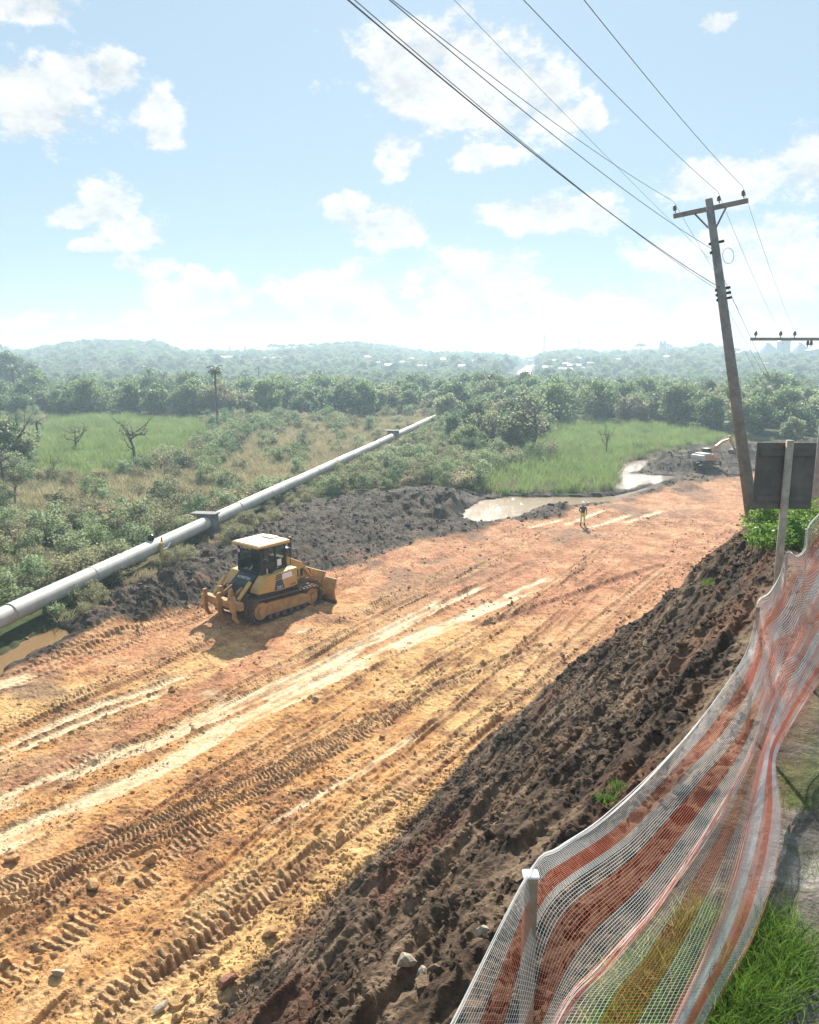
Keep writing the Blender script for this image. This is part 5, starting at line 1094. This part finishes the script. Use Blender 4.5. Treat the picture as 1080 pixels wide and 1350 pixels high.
def rock_mesh(seed, m, jag=.35):
    rg = np.random.RandomState(seed); V = IC2_V.copy()
    for k in range(12):
        n = rg.normal(size=3); n /= np.linalg.norm(n); d = V @ n; c = rg.uniform(.38, .72); V -= np.clip(d-c, 0, None)[:, None]*n*.97
    V *= (1 + rg.normal(0, .02, len(V)))[:, None]*np.array([1, .75, .62]); return np_mesh('rock', V, IC2_F, False, [m])
PALE = mat('pale_stone', (.36, .31, .24), .85, var=.25, scale=6, bump=.3, bscale=12); OCH = mat('ochre_clod', (.46, .26, .11), .92, var=.35, scale=4, bump=.5, bscale=9); RED = mat('red_clod', (.30, .14, .085), .92, var=.4, scale=4, bump=.5, bscale=9)
ROCKS = [(417,923,13,PALE,'grey stone lying alone on the clay between light tracks'),(534,1272,36,PALE,'largest pale angular stone on the dark bank'),(556,1288,22,PALE,'small pale stone right of the largest pale stone on the bank'),(637,1229,22,PALE,'pale stone on the bank left of the net'),
 (355,1234,30,OCH,'flat ochre stone at the toe of the bank'),(300,1298,30,RED,'round reddish clod at the toe of the bank near the bottom'),(122,1171,24,OCH,'ochre clod lying left of the cleat tracks'),(196,1138,22,OCH,'ochre clod with dark shadow left of centre foreground'),(77,1286,20,PALE,'pale clod at the lower left'),
 (15,1137,20,OCH,'clod at the left edge of the clay field'),(388,1046,14,OCH,'small clod in the middle of the clay field'),(421,1089,17,OCH,'clod beside the cleat tracks in the middle'),(505,972,13,OCH,'clod right of the tyre track'),(285,1268,16,OCH,'clod just above the round reddish clod'),(213,1332,20,PALE,'pale clod at the bottom edge'),
 (208,1230,14,RED,'red clod near the lower cleat track'),(742,868,10,RED,'dark clod at the toe of the bank far up'),(480,1052,12,OCH,'small clod right of the cleat tracks'),(265,1312,17,OCH,'clod below the round reddish clod'),(95,1210,12,RED,'small red clod in the left foreground'),(345,1045,13,OCH,'small clod left of the middle of the field'),(160,1160,14,RED,'small red clod between two ochre clods'),(35,847,8,RED,'dark lump in the brown puddle'),(60,838,7,RED,'small dark lump at the puddle edge')]
for i, (a, b, w, m, lab) in enumerate(ROCKS):
    x, y, z = hit(a, b, True); dist = math.sqrt(x*x+y*y+(z-CAMZ)**2); r = w/FPX*dist*.52
    if i >= 22: z = -.2
    o = obj_of('rock', rock_mesh(100+i, m)); o.location = (x, y, z+r*.32); o.rotation_euler = (RND.uniform(-.3, .3), RND.uniform(-.3, .3), RND.uniform(0, 6.28)); o.scale = (r, r, r); tag(o, lab, 'rock', 'stones and clods on the ground')
OCT_V = np.array([(1,0,0),(-1,0,0),(0,1,0),(0,-1,0),(0,0,1),(0,0,-1)], float); OCT_F = np.array([(0,2,4),(2,1,4),(1,3,4),(3,0,4),(2,0,5),(1,2,5),(3,1,5),(0,3,5)])
def clods(name, P, size, smat, tiny=False):
    ICO_V, ICO_F = (OCT_V, OCT_F) if tiny else (globals()['ICO_V'], globals()['ICO_F'])
    n = len(P); z, col, ro, _ = land(P[:, 0], P[:, 1]); k = len(ICO_V); rg = np.random.RandomState(len(name))
    V = ICO_V[None]*(1+rg.normal(0, .22, (n, k, 1)))*np.array([1, 1, .7])*rg.uniform(.6, 1.4, (n, 1, 3)); a = rg.rand(n)*6.283; ca, sa = np.cos(a)[:, None], np.sin(a)[:, None]
    X = V[..., 0]*ca - V[..., 1]*sa; Y = V[..., 0]*sa + V[..., 1]*ca; V = np.stack([X, Y, V[..., 2]], -1)*size[:, None, None] + np.column_stack([P, z+size*.15])[:, None]
    F = (np.arange(n)[:, None, None]*k + ICO_F[None]).reshape(-1, 3); me = np_mesh(name, V.reshape(-1, 3), F, False, [smat])
    c = np.clip(col*rg.uniform(.65, 1.25, (n, 1)), 0, 1); at = me.color_attributes.new('soil', 'FLOAT_COLOR', 'POINT'); at.data.foreach_set('color', np.repeat(np.column_stack([c, ro]), k, 0).astype(np.float32).ravel())
    o = obj_of(name, me); o['kind'] = 'stuff'
SOILM = bpy.data.materials['soil']; rgc = np.random.RandomState(5)
U = rgc.uniform(-7, 24, 26000); V_ = v_top(U) + (v_toe(U)-v_top(U)+.8)*rgc.rand(26000)**.9; k = (fbm(U/.9, V_/.9, 81, 3) > .47); U, V_ = U[k][:10500], V_[k][:10500]; X, Y = xy(U, V_)
clods('bank_clods', np.column_stack([X, Y]), np.clip(rgc.lognormal(-3.45, .5, len(U)), .015, .11), SOILM)
U = rgc.uniform(-4, 60, 40000); V_ = v_toe(U) + .2 + rgc.rand(40000)**1.3*26; k = (fbm(U/2.4, V_/.55, 82, 3) > .56) | ((V_-v_toe(U)) < .6); U, V_ = U[k][:6500], V_[k][:6500]; X, Y = xy(U, V_); ok = land(X, Y, False)[3]['field'] > .6
clods('field_clods', np.column_stack([X, Y])[ok], np.clip(rgc.lognormal(-3.5, .5, ok.sum()), .014, .11), SOILM)
P = sample(60000, -30, 40, 28, 95, lambda X, Y, px, py, r: (py > np.interp(px, M_X, M_Y)-2) & (px > -30) & (px < 1000)); md = land(P[:, 0], P[:, 1], False)[3]['mud'] > .5; P = P[md]; P = P[fbm(P[:, 0]/1.2, P[:, 1]/1.2, 83, 3) > .48][:3600]
wet = np.minimum.reduce([poly_sd(P[:, 0], P[:, 1], q) for q in (PUDDLE, POND, STREAM, STREAM2)]) > .8; P = P[wet]
clods('mud_clods', P, np.clip(rgc.lognormal(-2.8, .5, len(P)), .03, .2), SOILM)

U = rgc.uniform(-5, 17, 60000); V_ = v_toe(U) - .3 + rgc.rand(60000)**1.15*15; k = fbm(U/1.8, V_/.5, 84, 3) > .50; U, V_ = U[k][:15000], V_[k][:15000]; X, Y = xy(U, V_); px, py, dp_ = proj(X, Y, 0*X); ok = (px > -60) & (px < 1140) & (dp_ > 1)
clods('field_crumbs', np.column_stack([X, Y])[ok], np.clip(rgc.lognormal(-4.0, .45, ok.sum()), .009, .05), SOILM, True)
U = rgc.uniform(-6, 20, 60000); V_ = v_top(U) + (v_toe(U)-v_top(U)+.3)*rgc.rand(60000); k = fbm(U/.7, V_/.7, 85, 3) > .45; U, V_ = U[k][:16000], V_[k][:16000]; X, Y = xy(U, V_)
clods('bank_crumbs', np.column_stack([X, Y]), np.clip(rgc.lognormal(-3.9, .45, len(U)), .010, .06), SOILM, True)
# grass on the verge: tufts too many to count
def tufts(name, spots, n, h, m, w, seed):
    global NR
    NR = np.random.RandomState(seed); Vs, Fs, b_ = [], [], 0; Z = land(np.array([q[0] for q in spots]), np.array([q[1] for q in spots]))[0]
    for (x, y, s), zz in zip(spots, Z):
        me = blades_mesh('t', n, h*s, .10*s, w, m, .5, 3); nv = len(me.vertices); V = np.empty(nv*3, np.float32); me.vertices.foreach_get('co', V); nf = len(me.polygons); L_ = np.empty(nf*4, np.int32); me.loops.foreach_get('vertex_index', L_); bpy.data.meshes.remove(me)
        Vs.append(V.reshape(-1, 3)+[x, y, zz]); Fs.append(L_.reshape(-1, 4)+b_); b_ += nv
    me = leaf_mesh(name, np.vstack(Vs), np.vstack(Fs), m); o = obj_of(name, me); o['kind'] = 'stuff'
def spots(n, poly, z, seed, s0=.7, s1=1.3):
    rg = np.random.RandomState(seed); P = np.array(poly, float); lo, hi = P.min(0), P.max(0); Q = rg.uniform(lo, hi, (n*6, 2)); Q = Q[poly_sd(Q[:, 0], Q[:, 1], P) < 0][:n]; return [(*G(a, b, z)[:2], rg.uniform(s0, s1)) for a, b in Q]
tufts('verge_grass', spots(110, [(880,1420),(950,1300),(985,1215),(1010,1190),(1040,1230),(1075,1250),(1060,1310),(1020,1360),(990,1430)], BENCH, 1), 46, .20, LEAF['grass'], .009, 21)
tufts('yellowing_grass', spots(36, [(690,1430),(720,1330),(800,1265),(830,1215),(880,1200),(950,1190),(960,1240),(900,1340),(860,1430)], BENCH+.02, 2), 34, .20, LEAF['straw'], .009, 22)
tufts('verge_grass_under_net', spots(110, [(740,1430),(760,1330),(840,1270),(900,1215),(950,1190),(960,1240),(900,1340),(860,1430)], BENCH+.02, 5), 36, .18, LEAF['grass'], .008, 27)
tufts('short_verge_grass', spots(46, [(1025,1060),(1030,1000),(1060,1000),(1079,1040),(1075,1075),(1040,1085)], BENCH, 3) + spots(26, [(1020,1140),(1060,1110),(1079,1150),(1075,1210),(1030,1190)], BENCH, 4), 34, .085, LEAF['grass'], .006, 23)
for i, (a, b, s, lab) in enumerate([(398,1206,1.0,'small green grass tuft at the toe of the bank'),(800,1050,.75,'grass tuft on the bank beside the net edge'),(815,1035,.8,'smaller grass tuft above the one beside the net'),(935,768,1.0,'faint green tuft high on the bank')]):
    x, y, z = hit(a, b); NR = np.random.RandomState(60+i); o = obj_of('grass_tuft', blades_mesh('grass_tuft', 60, .18*s, .16*s, .012, LEAF['grass'], .6, 3)); o.location = (x, y, z); tag(o, lab, 'grass', 'grass tufts on the bank')
for i, (a, b, s, lab) in enumerate([(1000,684,.8,'leafy weed at the foot of the leaning pole'),(1018,694,1.0,'bright weed between pole and sign post'),(1048,692,1.1,'bright weed under the sign board right of its post'),(1068,686,1.2,'bright weed at the right edge above the net'),(1005,712,.8,'weed hanging over the bank edge below the pole'),(1026,716,.9,'lowest weed left of the sign post'),(1058,714,1.0,'weed behind the net near the right edge'),(1082,672,1.3,'weed cut by the right edge beside the sign'),(1035,676,1.0,'weed behind the sign post')]):
    x, y, z = hit(a, b+6); NR = np.random.RandomState(80+i); me = crown_mesh('leaves', 1.1, .5, .0, 22, 60, .05, LEAF['weed']); e = empty('leafy_weed', (x, y, z), i*1.1, lab, 'weed', 'weeds on the bank top', s); obj_of('leaves', me, e); obj_of('stems', blades_mesh('stems', 40, .5, .35, .02, LEAF['weed'], .6), e)
# bush over the pipe gap and along the pipe foot
for i, (a, b, s, lab) in enumerate([(160,752,1.0,'bush growing over the pipe left of the yellow post'),(176,740,.8,'bush beside the pipe end near the yellow post'),(148,770,.7,'low bush below the pipe on the mud edge'),(90,800,.6,'weed growing against the pipe beside the puddle'),(70,815,.6,'weed under the pipe near the puddle'),(294,694,.55,'pale weed climbing the concrete pier'),(370,655,.8,'shrub at the pipe where the scrub begins'),(400,640,.9,'second shrub below the pipe'),(440,625,.9,'third shrub below the pipe')]):
    p = G(a, b); kk = (1, 6, 0)[i % 3]; plant('pipe_shrub', [('stem', SHRUBS[kk][0]), ('foliage', SHRUBS[kk][1])], p[0], p[1], lab, 'shrub', 'shrubs along the pipe', s)

# ------------------------------------------------------------------ far hillside: road, houses, silos, masts
def hill_road():
    ns = 60; t = np.linspace(0, 1, ns); cum = np.concatenate([[0], np.cumsum(np.hypot(*np.diff(ROADW, axis=0).T))]); X = np.interp(t*cum[-1], cum, ROADW[:, 0]); Y = np.interp(t*cum[-1], cum, ROADW[:, 1]); D = np.gradient(np.column_stack([X, Y]), axis=0); D /= np.linalg.norm(D, axis=1)[:, None]; nn = np.column_stack([D[:, 1], -D[:, 0]]); V = []; F = []
    for k in range(ns):
        for q in (-4.2, 4.2): x, y = X[k]+nn[k, 0]*q, Y[k]+nn[k, 1]*q; V.append((x, y, max(gz(X[k], Y[k], False), gz(x, y, False))+.25))
        if k: F.append((2*k-2, 2*k-1, 2*k+1, 2*k))
    m = mat('worn_road', (.36, .35, .33), .55, var=.15, scale=.2); o = obj_of('hill_road', np_mesh('hill_road', V, F, False, [m])); o['kind'] = 'structure'
hill_road()
HOUSES_XY = []
ROOFS = [mat('roof_grey', (.30, .30, .30), .6, var=.15, scale=.5), mat('roof_tile', (.36, .17, .11), .8, var=.25, scale=.5), mat('roof_pale', (.44, .43, .41), .6, var=.1, scale=.5)]; WALLS = [mat('wall_white', (.60, .59, .57), .8, var=.08), mat('wall_cream', (.62, .54, .42), .8, var=.08), mat('wall_brick', (.42, .24, .17), .85, var=.2)]; PANE = mat('window_pane', (.05, .06, .07), .2)
DOORM = mat('house_door', (.16, .10, .07), .6)
def house_parts(w, d, h, rh, hip):
    wall = MB().box((-w/2, -d/2, -3), (w/2, d/2, h)); roof = MB(); o = .5; r0 = -w/2+(rh*1.3 if hip else 0)
    A = [(-w/2-o, -d/2-o, h-.05), (w/2+o, -d/2-o, h-.05), (w/2+o, d/2+o, h-.05), (-w/2-o, d/2+o, h-.05), (r0-(0 if hip else o), 0, h+rh), (-r0+(0 if hip else o), 0, h+rh)]
    roof.add(A, [(0, 1, 5, 4), (2, 3, 4, 5), (1, 2, 5), (3, 0, 4), (3, 2, 1, 0)]); return wall, roof
hs = [(484,476,9,0),(497,484,9,2),(513,488,12,2),(531,483,8,0),(541,478,9,2),(556,489,12,1),(572,481,12,2),(581,487,9,1),(588,479,14,2),(603,484,13,1),(611,489,11,2),(627,481,8,0),(637,484,8,1),(722,491,12,0),(733,482,14,2),(746,486,9,2),(757,489,16,2),(744,495,20,0),(762,478,12,2),(778,485,9,2),(793,480,10,0),(803,482,12,2),(772,493,14,0),(815,479,9,0),(716,498,10,0),(700,479,7,1),(257,479,10,2),(268,481,9,2),(299,478,20,2),(318,477,12,0),(345,479,18,0),(366,478,12,2),(1005,486,12,1),(880,476,14,0),(955,466,12,0)]
hlab = lambda a, k: f"{['grey roofed','tile roofed','pale roofed'][k]} house " + ('among the trees left of the palm' if a < 290 else 'in the trees beyond the tall palm' if a < 400 else 'in the hillside village left of the road' if a < 660 else 'in the hillside village right of the road' if a < 840 else 'on the right hill')
for i, (a, b, wpx, k) in enumerate(hs):
    x, y, z = hit(a, b+3); dist = math.hypot(x, y)
    if dist > 950: dist_ = 800; q = AT(a, b, 800); x, y = q[0], q[1]; z = gz(x, y, False); dist = 800
    w = wpx/FPX*dist*.95; d = w*.75; h = 3.2 if w < 13 else 4.2; q = AT(a, b, y); lift = max(0.0, min(4.0, q[2]-z)); rh = w*.16
    e = empty('village_house', (x, y, z), RND.uniform(-.5, .5), hlab(a, k), 'house', 'houses on the far hillside'); HOUSES_XY.append((x, y)); wl, rf = house_parts(w, d, h+lift, rh, i % 3 == 0)
    wl.build('wall', WALLS[(i*7+k) % 3], e); r = rf.build('roof', ROOFS[k], e); hh = h+lift
    for sx in (-.32, 0.30): MB().box((w*sx-.6, -d/2-.06, hh-2.0), (w*sx+.6, -d/2+.02, hh-.9)).build('window', PANE, e)
    MB().box((-.45, -d/2-.06, hh-3.1), (.45, -d/2+.02, hh-.9)).build('door', DOORM, e)
    if i % 4 == 1: MB().box((w*.2, -.3, hh), (w*.2+.6, .3, hh+rh+.8)).build('chimney', WALLS[2], r)
SM = mat('galvanised_silo', (.27, .29, .31), .8, var=.15, scale=.3)
def silo(px, py, wpx, dist, lab):
    q = AT(px, py, dist); g = gz(q[0], q[1], False); R_ = wpx/FPX*dist*.5; H = q[2]-g-R_*.75; e = empty('grain_silo', (q[0], q[1], g), 0, lab, 'silo', 'silos on the right hill'); HOUSES_XY.append((q[0], q[1]))
    MB().lathe([(R_, -2), (R_, H)], (0, 0, 0), 28).build('wall', SM, e); MB().lathe([(R_*1.03, H), (R_*.12, H+R_*.7), (R_*.12, H+R_*.75), (.02, H+R_*.75)], (0, 0, 0), 28).build('conical_roof', SM, e)
    for k in range(6): a = -math.pi*(.15+.14*k); MB().box((-.25, R_-.1, -1), (.25, R_+.25, H), Matrix.Rotation(a-math.pi/2, 4, 'Z')).build('rib', SM, e)
silo(1013, 452, 42, 700, 'left grain silo with conical roof on the right skyline'); silo(1056, 452, 42, 700, 'right grain silo with conical roof on the right skyline')
def block(name, px0, px1, py, dist, lab, cat, m, extra=None):
    a, b = AT(px0, py, dist), AT(px1, py, dist); x, y = (a[0]+b[0])/2, a[1]; g = gz(x, y, False); w = b[0]-a[0]; H = a[2]-g; e = empty(name, (x, y, g), 0, lab, cat); HOUSES_XY.append((x, y))
    MB().box((-w/2, -w/3, -2), (w/2, w/3, H)).build('wall', m, e)
    if extra == 'teeth':
        for s in (-1, 1): MB().box((s*w*.36-w*.13, -w*.334, H), (s*w*.36+w*.13, w*.334, H+1.6)).build('parapet', m, e)
    elif extra == 'low': MB().prism([(-w/2-.5, H), (-w*.3, H+1.4), (w*.3, H+1.4), (w/2+.5, H)], -w/3-.4, w/3+.4).build('roof', ROOFS[0], e)
    for k in range(max(1, int(w//4))): MB().box((-w/2+2+k*4-.7, -w/3-.08, H-2.6), (-w/2+2+k*4+.7, -w/3+.02, H-1.2)).build('window', PANE, e)
TM = mat('tower_render', (.34, .35, .36), .8, var=.15)
block('water_tower', 870.5, 878, 452, 780, 'square tower with notched top on the right skyline', 'tower', TM, 'teeth'); block('elevator_house', 1027, 1041, 450, 700, 'grain elevator house between the two silos', 'building', SM, 'low'); block('warehouse', 972, 990, 465, 720, 'low warehouse left of the silos behind the pole', 'building', TM, 'low')
block('apartment_block', 300, 312, 462, 820, 'small flat block on the skyline right of the ridge', 'building', TM); block('apartment_block', 321, 334, 461, 820, 'flat block with chimney on the skyline', 'building', TM); block('hall', 487, 512, 461, 800, 'broad hall with rounded roof on the skyline', 'building', TM, 'low'); block('industrial_shed', 1060, 1110, 462, 690, 'long shed right of the silos', 'building', SM, 'low')
def mast(px, py, dist, lab, r=.35, cat='mast', kind='lattice'):
    q = AT(px, py, dist); g = gz(q[0], q[1], False); H = q[2]-g; e = empty('radio_mast' if cat == 'mast' else 'chimney_stack', (q[0], q[1], g), .4, lab, cat)
    if cat != 'mast': MB().tube([(0, 0, -1), (0, 0, H)], [r*1.3, r], 10).build('stack', TM, e); MB().tube([(0, 0, H-1), (0, 0, H+.1)], r*1.15, 10).build('rim', TM, e); return
    MT = mat('mast_steel', (.30, .30, .31), .6, var=.1); mb = MB()
    for k in range(3): a = k*2.094; MB().tube([(math.cos(a)*r*2, math.sin(a)*r*2, 0), (math.cos(a)*r, math.sin(a)*r, H)], r*.35, 5).build('leg', MT, e)
    for k in range(int(H//3)):
        z = 1.5+k*3; [mb.tube([(math.cos(a)*r*1.6, math.sin(a)*r*1.6, z), (math.cos(a+2.094)*r*1.5, math.sin(a+2.094)*r*1.5, z+2)], r*.2, 4) for a in (0, 2.094, 4.188)]
    mb.build('lattice', MT, e); MB().box((-r*1.6, -r*1.6, H*.9), (r*1.6, r*1.6, H*.93)).build('platform', MT, e)
mast(213, 441, 800, 'thin mast right of the araucaria ridge'); mast(718, 441, 850, 'tall mast right of the hill road', .5); mast(764, 447, 850, 'slim mast in the middle of the right skyline', .45); mast(576, 456, 850, 'faint mast on the skyline above the village', .35)
mast(303, 456, 830, 'thin chimney on the skyline right of the ridge', .8, 'chimney'); mast(323, 457, 830, 'second thin chimney beside the first', .8, 'chimney'); mast(473, 452, 800, 'dark chimney left of the broad hall', .9, 'chimney'); mast(497, 453, 800, 'chimney above the broad hall', .9, 'chimney'); mast(757, 459, 850, 'stub chimney left of the slim mast', .9, 'chimney')
for i, (a, b, dist) in enumerate([(697,487,420),(699,476,560),(701,470,700)]):
    q = AT(a, b, dist); g = gz(q[0]+4, q[1], False); e = empty('roadside_pole', (q[0]+4, q[1], g), 0, ['nearest pole beside the hill road', 'middle pole beside the hill road', 'farthest pole beside the hill road'][i], 'pole', 'poles along the hill road'); MB().tube([(0, 0, -.5), (0, 0, 9)], [.2, .14], 8).build('shaft', POLEM, e); MB().box((-1.1, -.08, 8.4), (1.1, .08, 8.6)).build('crossarm', POLEM, e)
def clear_of(P, pts, g):
    k = np.ones(len(P), bool)
    for a in pts: k &= ~((np.abs(P[:, 0]*a[1]-P[:, 1]*a[0])/math.hypot(a[0], a[1]) < g[0]) & (np.hypot(P[:, 0], P[:, 1]) < math.hypot(a[0], a[1])+6) & (np.hypot(P[:, 0], P[:, 1]) > math.hypot(a[0], a[1])-g[1]))
    return P[k]
HOUSES_XY = globals().get('HOUSES_XY', [])
FAR2 = clear_of(FAR2, HOUSES_XY, (9.0, 34.0))
scatter('hillside_wood', crown_src, FAR2, NR.uniform(.9, 1.5, len(FAR2)), NR.uniform(.75, 1.1, len(FAR2)))
def make_haze():
    m = bpy.data.materials.new('haze'); m.use_nodes = True; nt = m.node_tree; nt.nodes.clear()
    out = nt.nodes.new('ShaderNodeOutputMaterial'); v = nt.nodes.new('ShaderNodeVolumePrincipled')
    v.inputs['Color'].default_value = (.62, .81, .95, 1); v.inputs['Density'].default_value = .0009; v.inputs['Anisotropy'].default_value = .2
    nt.links.new(v.outputs[0], out.inputs['Volume'])
    o = MB().box((-4000, -4000, -9.0), (4000, 4000, 44)).build('haze', m); o['kind'] = 'stuff'
make_haze()
